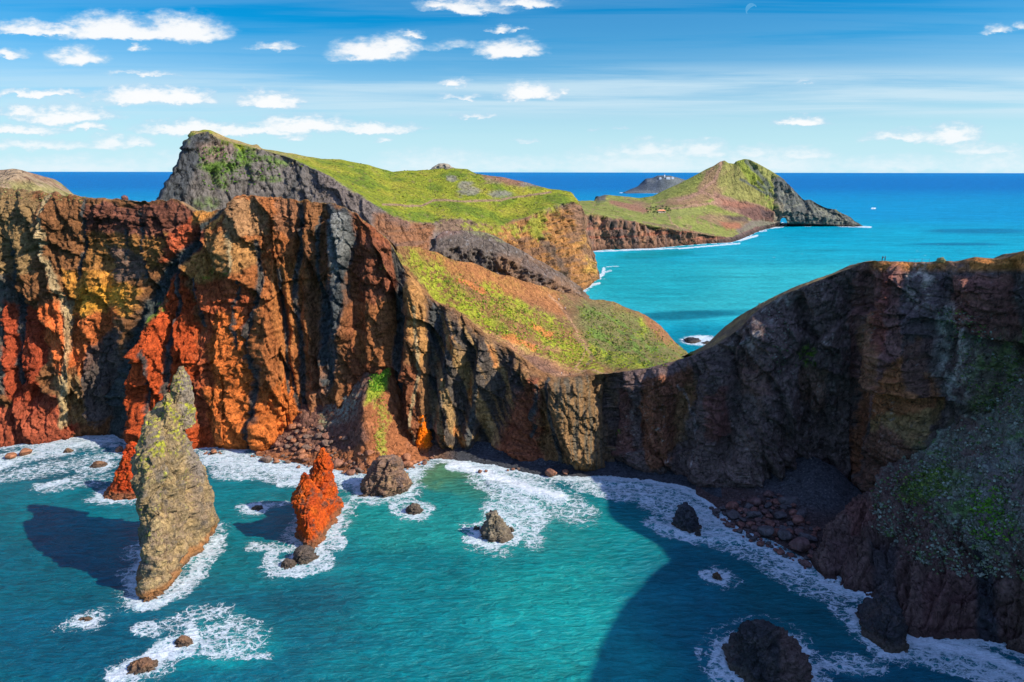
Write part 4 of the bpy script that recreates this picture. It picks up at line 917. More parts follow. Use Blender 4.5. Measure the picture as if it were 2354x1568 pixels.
def rough(G, N, k=1.0, amp=1.0, strata=.0, vert=1.0, seed=0, feat=()):
    U, V, _ = proj(G); x, y, z = G[..., 0] + seed, G[..., 1], G[..., 2]
    w_ = fbm(x / 8 / k, y / 8 / k, z / 8 / k, 3)
    d = 1.3 * fbm((x + 3 * w_) / 6 / k, y / 6 / k, z / 15 / k / vert, 3, .55, 1) + 1.2 * fbm(x / 3.2 / k, y / 3.2 / k, z / 4.4 / k, 4, .62, 2) + .4 * fbm(x / .8 / k, y / .8 / k, z / .8 / k, 3, .6)
    s = (x - y) * .7; d += 1.7 * facets((s + 2 * w_) / (4.2 * k), (z + 3 * w_) / (6 * k * vert), 5) + .9 * facets((s + w_) / (1.8 * k), (z + 2 * w_) / (2.2 * k * vert), 25)
    e, cv = cells((s + 2 * w_) / (2.4 * k), (z + 2 * w_) / (2.4 * k * vert * vert)); d += (cv - .5) * .8 - .5 * (1 - sstep(e, 0, .1)); e, cv = cells((s + 3 * w_) / (6 * k) + 9, (z + 2 * w_) / (9 * k * vert)); d += (cv - .5) * 1.6
    for pts, wd, dep in feat: d = d + stroke(U + 6 * w_, V, pts, wd, wd * 1.3) * dep
    q = (z + 1.2 * w_ + .1 * x) / (1.1 * k); d += strata * ((q - np.floor(q)) - .5)
    H = N.copy(); H[..., 2] *= .4
    return G + H * (d * amp * k)[..., None]
def close_top(G):
    """add a centre vertex row so the top is shut"""
    return np.concatenate([G, np.repeat(G[-1:].mean(1, keepdims=True) + np.array([0, 0, .15]), G.shape[1], 1)], 0)
def add_shore(G):
    g = G.reshape(-1, 3); SHORE.append(g[(np.abs(g[:, 2]) < .8)][:, :2])
def rock_thing(name, Gs, paint, label, cat, group=None, mat=None):
    Vs, Fs, Cs, o = [], [], [], 0
    for G in Gs:
        G = close_top(G); U, V, _ = proj(G)
        Vs.append(G.reshape(-1, 3)); Fs.append(grid_faces(G.shape[0], G.shape[1], wrap=True) + o); Cs.append(paint(G, U, V).reshape(-1, 3)); o += G.shape[0] * G.shape[1]
        zadd(G, name); add_shore(G)
    Vs = np.concatenate(Vs); c = np.array([Vs[:, 0].mean(), Vs[:, 1].mean(), 0])
    ob = mesh_np(name, Vs - c, np.concatenate(Fs), mat or M_STACK, np.concatenate(Cs), smooth=False); ob.location = c
    return tag(ob, label, cat, group)
def cw(G, s=1.0):
    x, y, z = (G[..., i] / s for i in range(3)); return fbm(x / 6, y / 6, z / 6, 4, .6), fbm(x / 4 + 9, y / 4, z / 4, 4, .6), fbm(x / 1.1, y / 1.1, z / 1.1, 4, .65)
GST = 'rocks rising from the sea below the cliffs'
# the tall pale fin
fin = [(-4, -129, -108.5, 185, 234), (0, -126.5, -110, 187, 232), (4, -124.5, -109.8, 189, 231), (10, -124, -109.6, 191, 230), (20, -122.5, -109.3, 194, 228), (30, -122.5, -109.6, 198, 227), (38, -122.8, -110, 202, 226), (43, -122.6, -110.4, 205, 226), (47.5, -121.8, -110.8, 209, 226), (50.5, -121.4, -111, 213, 226), (52.6, -120, -111.2, 215, 226.5), (53.4, -118, -111.6, 217, 226.5)]
g1 = ring_stack(fin, 300, 260, 3.6, .45)
g2 = ring_stack([(44, -117.4, -111.0, 220, 228), (50, -117, -111.0, 220, 228), (55, -116.6, -111.2, 221, 228), (60, -116, -111.6, 222, 227.5), (63, -115.2, -112, 223, 227), (65, -114.2, -112.6, 224, 226.4)], 110, 90, 2.6)
g3 = ring_stack([(48, -116.2, -111.8, 211, 217), (53, -115, -112.3, 212.5, 216.5), (56, -115, -112.6, 212.6, 216.4), (58.8, -114.4, -113.1, 213.4, 215.6)], 60, 50, 2.4)
FIN_F = [([(432, 960), (446, 1060), (438, 1150), (440, 1260), (415, 1340)], 11, -4.2), ([(465, 1030), (476, 1110), (470, 1200)], 18, 2.4), ([(350, 960), (345, 1100), (360, 1300)], 14, 1.8), ([(385, 980), (392, 1080), (380, 1200)], 8, -2.2), ([(405, 1090), (412, 1200), (395, 1300)], 6, -1.8)]
def fin_paint(G, U, V):
    a, b, c = cw(G); x, y, z = G[..., 0], G[..., 1], G[..., 2]; C = np.zeros(G.shape, np.float32); C[...] = (.25, .195, .12)
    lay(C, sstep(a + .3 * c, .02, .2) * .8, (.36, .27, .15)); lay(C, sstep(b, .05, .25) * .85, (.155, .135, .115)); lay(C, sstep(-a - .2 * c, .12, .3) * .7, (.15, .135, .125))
    lay(C, sstep(-(x + 114), 3.0, 7.0) * (1 - sstep(z, 26, 40)) * .55, (.13, .115, .10)); lay(C, stroke(U + 8 * a, V, [(446, 1020), (450, 1120), (470, 1200)], 10) * .6, (.14, .12, .11)); lay(C, stroke(U + 10 * b, V, [(360, 1180), (372, 1290), (350, 1370)], 13) * sstep(c, -.2, .1) * .5, (.42, .33, .18))  # lower left face darkened first, shade put into the colour
    lay(C, poly(U + 12 * a, V + 12 * b, [(420, 850), (450, 870), (450, 1000), (470, 1060), (470, 1120), (430, 1060), (425, 990), (412, 930)], 8) * .65, (.24, .215, .20))
    lay(C, sstep(z, 30, 44) * sstep(c + b, .12, .35) * .8, (.36, .36, .05)); lay(C, sstep(z, 8, 20) * sstep(c + b, .38, .5) * .8, (.33, .35, .06))
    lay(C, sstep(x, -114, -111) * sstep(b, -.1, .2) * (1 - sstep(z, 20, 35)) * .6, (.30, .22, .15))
    lay(C, (1 - sstep(z + 1.6 * b, 2.2, 4.6)) * .9, (.30, .15, .07)); lay(C, (1 - sstep(z + 1.2 * b, .4, 1.4)) * .8, (.12, .075, .05))
    C *= (1 + .42 * c)[..., None]; return sat(C, 1.1, (1.1, 1.02, .9))
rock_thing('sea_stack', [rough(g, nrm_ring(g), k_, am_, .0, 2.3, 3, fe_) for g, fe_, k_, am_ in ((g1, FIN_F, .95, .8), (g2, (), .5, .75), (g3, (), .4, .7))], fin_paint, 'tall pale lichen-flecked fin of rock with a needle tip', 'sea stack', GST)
def red_paint(base=(.42, .095, .035), dark=(.11, .07, .06), dk=.06):
    def f(G, U, V):
        a, b, c = cw(G); z = G[..., 2]; C = np.zeros(G.shape, np.float32); C[...] = base
        lay(C, sstep(a, .05, .3) * .6, (.50, .15, .05)); lay(C, sstep(-a, .05, .3) * .6, (.30, .065, .035)); lay(C, sstep(b + .3 * c, dk, dk + .15) * .8, dark)
        lay(C, (1 - sstep(z + b, 1.6, 4.0)) * .85, (.17, .10, .065)); C *= (1 + .4 * c)[..., None]; return sat(C, 1.15, (1.2, 1, .8))
    return f
ra = ring_stack([(-3, -81, -66, 215, 242), (0, -79.6, -68.5, 217, 240), (4, -79, -69.2, 218.5, 239), (8, -78.7, -69.8, 219, 238), (14, -78.4, -70.8, 220, 235), (17, -77.8, -71.2, 220.5, 231), (20, -76.3, -71.6, 221.5, 229), (23, -75.2, -72.6, 223, 227), (25.6, -74.4, -73.2, 224.5, 226)], 170, 150, 3, .5)
rb = ring_stack([(-3, -80, -66, 229, 252), (0, -79, -67.4, 231, 250.5), (8, -77.5, -68.6, 233, 248), (14, -76.8, -69.2, 235, 247), (20, -75.6, -69, 237, 246), (24, -74.4, -69.2, 238, 244), (26.5, -73, -70, 239, 242.5), (28.6, -71.8, -70.8, 240.2, 241.4)], 170, 150, 3)
rock_thing('sea_stack', [rough(g, nrm_ring(g), .5, 1.05, .3, 2.4, 40) for g in (ra, rb)], red_paint(), 'twin-pointed orange red stack rising between the pale fin and the block', 'sea stack', GST)
rc = ring_stack([(-3, -172, -150, 252, 270), (0, -169.5, -152, 255, 268), (2, -167.5, -152, 256, 268), (5, -164.8, -152.2, 257, 267), (12, -161.8, -153.2, 259, 266), (18, -159.6, -154.2, 261, 265), (20.5, -158, -155, 262, 264.5), (21.6, -157, -156, 262.7, 263.7)], 130, 110, 2.6)
rock_thing('sea_stack', [rough(rc, nrm_ring(rc), .45, .8, .7, 1.3, 80)], red_paint((.44, .085, .04), (.28, .08, .045), .2), 'small orange red cone left of the tall pale fin', 'sea stack', GST)
def dark_paint(base=(.20, .14, .10), hi=(.34, .25, .16), lo_=(.09, .08, .075)):
    def f(G, U, V):
        a, b, c = cw(G, .8); z = G[..., 2]; C = np.zeros(G.shape, np.float32); C[...] = base
        lay(C, sstep(a, .0, .2) * .8, hi); lay(C, sstep(b + .2 * c, .05, .25) * .8, lo_); lay(C, (1 - sstep(z + b, .6, 2.2)) * .8, (.10, .075, .055))
        C *= (1 + .4 * c)[..., None]; return C
    return f
bl = ring_stack([(-3, -65, -41, 255, 275), (0, -62.8, -43.3, 258, 272), (3, -61.8, -44.3, 259, 271.5), (7, -60, -46, 260, 271), (11, -58.2, -47.8, 261, 270), (13.2, -57, -49, 262, 269), (14.4, -55.5, -51, 263, 267)], 150, 90, 2.8)
rock_thing('sea_stack', [rough(bl, nrm_ring(bl), .75, 1.2, .4, 1.9, 120)], dark_paint((.22, .13, .085), (.36, .22, .12), (.12, .09, .08)), 'squat brown block standing just off the boulders', 'sea stack', GST)
s2 = ring_stack([(-2, -13, 2, 219, 237), (0, -11, .2, 222, 234), (2, -10, -1.4, 223, 232), (4, -9.4, -3.2, 224, 231), (7, -8.8, -4.2, 225, 230), (9.2, -8, -5.2, 226, 229)], 110, 70, 2.6)
rock_thing('sea_stack', [rough(s2, nrm_ring(s2), .5, 1.3, .3, 2.2, 160)], dark_paint((.20, .16, .11), (.30, .24, .16), (.09, .08, .07)), 'stubby grey brown stack in the middle of the surf', 'sea stack', GST)
b1 = ring_stack([(-2, 60, 72, 225, 243), (0, 62, 71, 228, 241), (3, 62.6, 69.5, 230, 240), (5.5, 63.2, 68.6, 232, 239), (7.6, 64, 67, 234, 238)], 100, 60, 2.6)
rock_thing('sea_stack', [rough(b1, nrm_ring(b1), .55, .9, 0, 1, 200)], dark_paint((.05, .05, .055), (.075, .07, .07), (.03, .03, .035)), 'black jagged rock in the foam off the dark beach', 'sea stack', GST)
b2 = ring_stack([(-3, 58, 83, 145, 172), (0, 60.5, 80, 149, 170), (3, 62, 78.6, 151, 168), (6, 63, 76.5, 153, 167), (9, 64.6, 72.5, 156, 164), (11, 66.5, 70, 159, 162)], 150, 90, 2.7)
def b2_paint(G, U, V):
    C = dark_paint((.05, .045, .045), (.085, .07, .06), (.03, .03, .03))(G, U, V); lay(C, sstep(U, 1788, 1800) * .7, (.16, .10, .08)); return C
rock_thing('sea_stack', [rough(b2, nrm_ring(b2), .95, .9, .2, 1, 240)], b2_paint, 'big black rock with a brown right side at the bottom edge', 'sea stack', GST)
b3 = ring_stack([(-2, 101, 115, 162, 186), (0, 103, 113, 165, 183), (4, 104.6, 112, 167, 181), (8, 107, 111.6, 170, 179), (10.5, 109, 111, 173, 177)], 100, 60, 2.6)
rock_thing('sea_stack', [rough(b3, nrm_ring(b3), .9, .7, .2, 1, 260)], dark_paint((.06, .05, .05), (.09, .065, .055), (.035, .035, .035)), 'dark wedge of rock against the foot of the right headland', 'sea stack', GST)
pn_ = ring_stack([(-1, -47, -37, 300, 314), (2, -46, -38.3, 302, 313), (8, -44.9, -39.4, 304, 312), (13, -44.6, -41, 305, 311), (17, -44, -42, 306, 309), (18.6, -43.4, -42.6, 307, 308)], 90, 80, 2.5)
rock_thing('rock_pinnacle', [rough(pn_, nrm_ring(pn_), .6, .7, .3, 1.5, 300)], red_paint((.72, .21, .045), (.40, .15, .06), .2), 'bright orange pinnacle leaning on the cliff beside the rockfall spur', 'pinnacle')
def reef(v, uL, uR, h, label, paint, elong=1.0, seed=0, name='reef_rock', k=None):
    c = S((uL + uR) / 2, v); e0 = S(uL, v); e1 = S(uR, v); hw = (e1[0] - e0[0]) / 2; hy = hw * elong
    k = k or max(.25, min(.8, hw / 8))
    G = ring_stack([(-1.5, c[0] - hw * 1.2, c[0] + hw * 1.2, c[1] - hy * 1.2, c[1] + hy * 1.2), (0, c[0] - hw, c[0] + hw, c[1] - hy, c[1] + hy), (h * .5, c[0] - hw * .8, c[0] + hw * .7, c[1] - hy * .75, c[1] + hy * .8), (h * .85, c[0] - hw * .5, c[0] + hw * .4, c[1] - hy * .5, c[1] + hy * .5), (h, c[0] - hw * .2, c[0] + hw * .15, c[1] - hy * .2, c[1] + hy * .2)], 72, 40, 2.4)
    return rock_thing(name, [rough(G, nrm_ring(G), k, .9, 0, 1, seed)], paint, label, 'rock', 'low rocks awash in the sea')
DK = dark_paint((.12, .09, .07), (.20, .15, .10), (.07, .06, .055)); BR = dark_paint((.26, .13, .07), (.34, .18, .09), (.14, .08, .05)); BLK = dark_paint((.04, .04, .045), (.07, .06, .06), (.03, .03, .03))
reef(1285, 678, 730, 4.0, 'dark rock at the foot of the twin-pointed red stack', DK, .95, 5)
reef(1300, 648, 682, 2.0, 'low dark rock in front of the twin-pointed red stack', DK, .7, 9)
reef(1176, 935, 970, 3.2, 'small dark rock alone in a ring of foam beyond the grey brown stack', DK, .8, 13)
reef(1478, 405, 445, 2.0, 'brown rock in the foam in front of the tall pale fin', BR, .7, 17)
reef(1535, 296, 362, 2.2, 'long low brown rock nearest the bottom left corner', BR, .5, 21)
reef(1170, 578, 606, 1.3, 'dark low rock left of the twin-pointed red stack', DK, .6, 25)
reef(1425, 182, 214, .7, 'barely awash brown rock left of the foot of the tall pale fin', BR, .5, 29)
reef(1328, 1638, 1658, 2.0, 'small red brown rock alone in the shaded water', BR, .8, 33)
reef(1232, 1598, 1612, 1.6, 'black rock just below the jagged black rock', BLK, .8, 37)
reef(1221, 1168, 1182, 1.6, 'dark rock touching the right side of the grey brown stack', DK, .8, 41)
reef(1216, 1090, 1102, 1.3, 'dark rock off the left side of the grey brown stack', DK, .8, 45)
reef(785, 1575, 1612, 3.0, 'dark rock in foam in the far bay behind the saddle', BLK, .9, 49, k=.8)
reef(789, 1616, 1640, 1.4, 'low dark rock right of the dark rock in the far bay', BLK, .7, 53, k=.6)
reef(1072, 212, 246, 2.0, 'brown rock in the streaky foam left of the red cone', BR, .6, 57)
reef(1040, 150, 168, 1.8, 'round brown rock close under the left cliff', BR, .7, 61)
reef(1044, 484, 496, 1.6, 'small brown rock in the surf right of the pale fin', BR, .8, 65)

# ================================================================== boulders
def ico(sub=3):
    import bmesh
    bm = bmesh.new(); bmesh.ops.create_icosphere(bm, subdivisions=sub, radius=1.0)
    V = np.array([v.co[:] for v in bm.verts]); F = np.array([[v.index for v in f.verts] for f in bm.faces]); bm.free(); return V, F
IV, IF = ico(3)
def boulder_mesh(i, kind):
    r = np.random.RandomState(100 + i); V = IV.copy()
    for _ in range(11):                      # flat broken faces
        n = r.normal(size=3); n /= np.linalg.norm(n); h = r.uniform(.62, .9)
        d = V @ n; V = V - np.maximum(d - h, 0)[:, None] * n * .95
    s = np.array([r.uniform(.9, 1.2), r.uniform(.8, 1.1), r.uniform(.6, .85)])
    V = V * s; V *= (1 + .10 * fbm(V[:, 0] * 2 + i, V[:, 1] * 2, V[:, 2] * 2, 4))[:, None]
    V[:, 2] += .30
    base = {'rust': [(.36, .15, .075), (.26, .12, .075), (.20, .125, .09)], 'dark': [(.20, .085, .065), (.15, .08, .07), (.10, .08, .078)]}[kind][i % 3]
    C = np.zeros(V.shape, np.float32); C[...] = base; lay(C, sstep(fbm(V[:, 0] * 1.5, V[:, 1] * 1.5 + i, V[:, 2] * 1.5, 4), 0, .3) * .5, tuple(min(1, x * 1.5) for x in base))
    o = mesh_np('boulder', V, IF, M_STACK, C); SC.collection.objects.unlink(o); return o
BD = {'rust': [boulder_mesh(i, 'rust') for i in range(9)], 'dark': [boulder_mesh(i + 9, 'dark') for i in range(9)]}
NB = [0]
def put_boulder(kind, p, r, label, group):
    src = BD[kind][random.randrange(9)]; o = src.copy(); SC.collection.objects.link(o)
    o.location = (p[0], p[1], p[2] + .12 * r); o.scale = (r * random.uniform(.85, 1.15), r * random.uniform(.85, 1.15), r * random.uniform(.8, 1.1))
    o.rotation_euler = (random.uniform(-.35, .35), random.uniform(-.35, .35), random.uniform(0, 6.3))
    tag(o, label, 'boulder', group); NB[0] += 1
    if p[2] - .15 * r < .4:
        for a in range(8): SHORE.append(np.array([[p[0] + r * math.cos(a * .785), p[1] + r * math.sin(a * .785)]]))
    return o
PLACED = []
def heap(polyg, n, kind, r0, r1, label, group, power=2.2, gap=.62):
    P_ = np.array(polyg, float); u0, v0 = P_.min(0); u1, v1 = P_.max(0); k = 0; tries = 0
    while k < n and tries < n * 60:
        tries += 1
        u = random.uniform(u0, u1); v = random.uniform(v0, v1)
        if float(poly(np.array([u]), np.array([v]), polyg, .01)[0]) < .5: continue
        p, nm = surf(u, v)
        if p is None or nm in ('cliff', 'sea_stack'): continue
        if p[2] < .3: p = S(u, v)
        r = r0 + (r1 - r0) * random.random() ** power
        if any((p[0] - q[0]) ** 2 + (p[1] - q[1]) ** 2 < (gap * (r + q[2])) ** 2 for q in PLACED): continue
        PLACED.append((p[0], p[1], r)); put_boulder(kind, p, r, label, group); k += 1
GB = 'fallen boulders along the foot of the cliffs'
big1 = [(1822, 1165, 5.6, 'largest dark red boulder on top of the shaded heap'), (1805, 1235, 2.9, 'flat-faced dark red boulder low in the shaded heap above the surf'), (1840, 1262, 3.6, 'black squared boulder at the water edge beside the right headland')]
for u, v, r, lb in big1:
    p = S(u, v, 1.5); PLACED.append((p[0], p[1], r)); put_boulder('dark', p, r, lb, GB)
for u, v, r, lb in [(795, 1060, 3.6, 'broad orange brown boulder on the waterline left of the squat block'), (720, 1040, 3.3, 'large round rust boulder in the middle of the sunlit heap'), (60, 1046, 3.0, 'brown boulder with a split top at the left end of the surf'), (28, 1052, 2.6, 'low brown boulder awash nearest the left edge'), (1268, 1092, 2.9, 'rust boulder on the dark beach in the surf'), (1300, 1088, 1.7, 'smaller rust boulder right of the one on the dark beach'), (815, 1068, 2.6, 'angular rust boulder beside the broad one on the waterline'), (275, 1038, 2.0, 'dark round boulder just behind the red cone')]:
    p = S(u, v, .3); PLACED.append((p[0], p[1], r)); put_boulder('rust', p, r, lb, GB)
for u, v, r, lb in [(1105, 1086, 1.2, 'leftmost and largest of the little rust rocks in the beach wash'), (1118, 1084, .8, 'little rust rock just right of the leftmost one in the beach wash'), (1168, 1082, .7, 'tiniest of the little rust rocks, mid row in the beach wash'), (1180, 1080, .9, 'little rust rock second from the right in the beach wash'), (1192, 1079, .8, 'rightmost of the little rust rocks in the beach wash')]:
    put_boulder('rust', S(u, v, .1), r, lb, 'little rocks in the wash')
heap([(600, 1020), (660, 985), (720, 975), (800, 1010), (850, 1040), (960, 1050), (1000, 1045), (985, 1066), (900, 1092), (800, 1092), (700, 1078), (590, 1060)], 118, 'rust', .7, 2.8, 'rust brown boulder in the sunlit rockfall heap', GB)
heap([(0, 1000), (60, 1008), (80, 1030), (0, 1048)], 12, 'rust', .8, 2.0, 'red brown boulder piled at the foot of the far left cliff', GB)
heap([(450, 1018), (590, 1030), (600, 1052), (460, 1046)], 16, 'rust', .6, 1.7, 'rust boulder lined up under the deep red cliff', GB)
heap([(1690, 1150), (1790, 1135), (1850, 1180), (1885, 1220), (1865, 1280), (1780, 1240), (1700, 1205), (1660, 1175)], 96, 'dark', .9, 3.2, 'dark red boulder in the shaded heap under the gravel fan', GB)
heap([(1625, 1155), (1680, 1190), (1780, 1250), (1860, 1285), (1850, 1310), (1760, 1290), (1680, 1245)], 60, 'dark', .5, 1.7, 'dark rock awash at the edge of the shaded heap', GB)
print('boulders', NB[0])

# ================================================================== the sea
def sea_shore(G):
    g = G.reshape(-1, 3); m = np.abs(g[:, 2]) < .9; SHORE.append(g[m][:, :2])
for G in (GA, GN): sea_shore(G)
SH = np.concatenate(SHORE)
FARSH = []
for G in (GD, GE):
    g = G.reshape(-1, 3); m = (g[:, 2] < 3) & (g[:, 2] > -3); FARSH.append(g[m][:, :2])
FARSH = np.concatenate(FARSH)
def distfield(pts, x0, y0, nx, ny, cell, it):
    D = np.full((ny, nx), 99.0); i = ((pts[:, 0] - x0) / cell).astype(int); j = ((pts[:, 1] - y0) / cell).astype(int)
    ok = (i >= 0) & (i < nx) & (j >= 0) & (j < ny); D[j[ok], i[ok]] = 0
    for _ in range(it):
        N_ = D.copy()
        for dj, di, w_ in ((0, 1, 1), (0, -1, 1), (1, 0, 1), (-1, 0, 1), (1, 1, 1.414), (1, -1, 1.414), (-1, 1, 1.414), (-1, -1, 1.414)):
            N_ = np.minimum(N_, np.roll(np.roll(D, dj, 0), di, 1) + w_)
        D = N_
    return D * cell
def sample(D, x0, y0, cell, X, Y):
    fx = (X - x0) / cell; fy = (Y - y0) / cell; i = np.clip(fx.astype(int), 0, D.shape[1] - 2); j = np.clip(fy.astype(int), 0, D.shape[0] - 2)
    a = np.clip(fx - i, 0, 1); b = np.clip(fy - j, 0, 1)
    r = (D[j, i] * (1 - a) + D[j, i + 1] * a) * (1 - b) + (D[j + 1, i] * (1 - a) + D[j + 1, i + 1] * a) * b
    out = (fx < 0) | (fy < 0) | (fx > D.shape[1] - 1) | (fy > D.shape[0] - 1); return np.where(out, 99, r)
DN = distfield(SH, -330, 90, 900, 520, .75, 26); DF = distfield(FARSH, -100, 500, 500, 420, 3.5, 12)
th = np.concatenate([np.arange(-180, -48, 4.), np.arange(-48, 48, .075), np.arange(48, 180.1, 4.)])
vv = np.concatenate([np.arange(1760, 700, -2.4), np.arange(700, 402, -1.6)])
rr = (CAM_H / np.tan(np.arctan((vv - CV) / FD) + PITCH))
rr = np.concatenate([[0.01, 40, 80, 105], rr, [2.2e4, 3.2e4, 6e4, 1.2e5, 2.6e5]])
rr = np.sort(rr)
TH = np.radians(th)[None, :]; Gs = np.stack([rr[:, None] * np.sin(TH), rr[:, None] * np.cos(TH), np.zeros((len(rr), len(th)))], -1)
U, V, _ = proj(Gs); X, Y = Gs[..., 0], Gs[..., 1]
front = (Y > 60) & (np.abs(X) < Y * 1.2)
U = np.where(front, U, -9999); V = np.where(front, V, -9999)
wa = fbm(X / 16, Y / 16, 0 * X, 4, .55); wb = fbm(X / 16 + 70, Y / 16, 0 * X, 4, .55); wc = fbm(X / 4, Y / 4, 0 * X, 4, .6)
near = 1 - sstep(Y, 300, 420)
Uw = U + (18 * wa + 7 * wc) * near; Vw = V + (11 * wb + 4 * wc) * near
dn = sample(DN, -330, 90, .75, X, Y); df = sample(DF, -100, 500, 3.5, X, Y)
F_ = np.maximum(.80 * (1 - sstep(dn + 2.2 * wa + 1.6 * wc, .2, 2.6)), .50 * (1 - sstep(dn + 6 * wb, 1.0, 9)))
shadeside = 1.0
F_ = np.maximum(F_, .80 * (1 - sstep(df + 9 * wa + 5 * wc, 1, 5)) * (Y > 480))
def FS(pts, wd, k, soft=None):
    global F_
    F_ = np.maximum(F_, stroke(Uw, Vw, pts, wd, soft or wd * 1.6) * k)
def FB(u, v, ru, rv, an, k):
    global F_
    F_ = np.maximum(F_, blob(Uw, Vw, u, v, ru, rv, an) * k)
def FR(u, v, ru, rv, wd, k):     # ring of foam
    global F_
    r = np.hypot((Uw - u) / ru, (Vw - v) / rv); F_ = np.maximum(F_, (1 - sstep(np.abs(r - 1), 0, wd)) * k)
FS([(-40, 1075), (60, 1050), (150, 1022), (270, 1012)], 20, .72); FS([(-40, 1110), (60, 1090), (200, 1060), (280, 1040)], 16, .52)
FS([(85, 1118), (155, 1106)], 8, .95); FB(20, 1100, 60, 14, 0, .5); FB(215, 1080, 50, 14, -5, .5); FB(250, 1135, 20, 12, 0, .7); FB(170, 1110, 110, 20, -8, .45)
FS([(480, 1055), (560, 1060), (650, 1080), (720, 1090), (830, 1105), (960, 1085)], 20, .85); FS([(490, 1085), (600, 1095), (690, 1110), (800, 1120)], 13, .56); FB(540, 1085, 60, 26, 0, .62)
FB(540, 1040, 26, 14, 0, .95); FS([(640, 1112), (700, 1105)], 8, .85); FB(585, 1170, 36, 16, 0, .74); FS([(540, 1165), (660, 1160)], 6, .55)
FS([(985, 1050), (1080, 1062), (1160, 1072), (1240, 1092), (1320, 1096), (1400, 1100), (1480, 1104), (1560, 1120), (1620, 1148), (1660, 1180), (1730, 1235)], 9, 1.0)
FS([(1040, 1070), (1120, 1086), (1180, 1110), (1230, 1130), (1290, 1142)], 13, 1.3); FS([(1130, 1100), (1190, 1140), (1225, 1170)], 26, .72)
FB(1180, 1110, 120, 40, 12, .60); FB(1190, 1180, 90, 60, 20, .58); FB(1150, 1225, 80, 34, -8, .72); FB(1130, 1235, 62, 20, -6, .86); FS([(1215, 1150), (1240, 1200), (1230, 1240)], 26, .6)
FB(1130, 1265, 60, 14, 6, .45); FB(1300, 1165, 90, 40, 20, .5)
FB(1420, 1125, 130, 26, 8, .62); FB(1530, 1155, 130, 40, 25, .62); FB(1620, 1200, 90, 40, 30, .7); FS([(1500, 1205), (1600, 1225), (1700, 1240), (1800, 1275), (1880, 1335), (1960, 1370)], 16, .74); FS([(1480, 1200), (1520, 1225), (1650, 1245)], 10, .6)
FB(1700, 1255, 110, 30, 20, .52); FB(1790, 1300, 100, 34, 25, .55); FB(1870, 1355, 90, 24, 25, .5); FB(1990, 1375, 40, 12, 20, .6)
FR(1640, 1322, 30, 12, .6, .7); FB(1640, 1322, 34, 14, 0, .5)
FS([(322, 1396), (360, 1392), (400, 1370), (440, 1325), (480, 1270), (505, 1235)], 13, .92); FS([(420, 1370), (470, 1310), (510, 1250)], 13, .58); FB(312, 1386, 26, 14, 20, .62)
FR(690, 1290, 66, 30, .5, .72); FS([(735, 1250), (770, 1215), (790, 1165)], 12, .74); FS([(575, 1258), (650, 1262)], 13, .62); FB(690, 1305, 90, 24, -4, .62); FB(775, 1245, 24, 26, 0, .62)
FR(950, 1170, 44, 17, .55, .66); FB(950, 1170, 30, 12, 0, .5); FS([(840, 1142), (900, 1140), (935, 1128)], 6, .7)
FS([(255, 1562), (300, 1535), (360, 1510), (410, 1480), (450, 1462)], 15, 1.25); FB(300, 1550, 60, 24, -22, .8); FB(400, 1490, 70, 28, -15, .85); FB(520, 1470, 110, 44, -8, .56); FB(440, 1420, 110, 26, -12, .44); FS([(480, 1510), (620, 1505)], 10, .55); FB(340, 1450, 40, 20, 0, .6); FB(560, 1430, 60, 16, 5, .45)
FR(1750, 1520, 105, 72, .25, .72); FR(1740, 1510, 130, 90, .18, .42); FB(1660, 1545, 34, 60, 10, .62); FB(1990, 1430, 40, 22, 10, .6); FB(1960, 1530, 90, 26, 5, .62); FR(1935, 1518, 60, 18, .5, .5); FB(1860, 1560, 60, 20, 0, .5)
FS([(2060, 1470), (2140, 1474), (2220, 1490), (2300, 1520), (2400, 1570)], 15, 1.2); FB(2180, 1520, 120, 30, 15, .66); FB(2280, 1550, 90, 30, 20, .7)
FB(1610, 782, 46, 12, 0, .82); FB(1650, 780, 26, 6, 0, .6); FS([(1368, 640), (1386, 630), (1388, 618)], 4, .9, 5); FS([(1388, 626), (1404, 622)], 2.4, .62, 4); FS([(1394, 613), (1422, 612)], 1.6, .5, 2.5); FS([(1360, 655), (1378, 651)], 2.5, .9, 3)
FS([(1984, 520), (2002, 521)], 1.6, .95, 1.5); FS([(1700, 552), (1740, 541)], 2.2, .95, 2); FS([(1720, 533), (1762, 530)], 1.4, .8, 1.4); FS([(1560, 571), (1700, 559)], 1.6, .9, 1.5); FS([(1366, 578), (1560, 570)], 1.4, .85, 1.5); FS([(1740, 527), (1800, 521)], 1.2, .8, 1.2)
FS([(2004, 478), (2012, 478)], 1.5, .9, 1.5); FS([(1425, 443), (1600, 443)], .9, .8, .8)
rs = np.random.RandomState(5)
for _ in range(46):            # small whitecaps in the open bay
    u, v = rs.uniform(1700, 2340), rs.uniform(470, 600)
    FS([(u, v), (u + rs.uniform(2, 6), v + rs.uniform(-.3, .3))], .4, rs.uniform(.3, .55), .6)
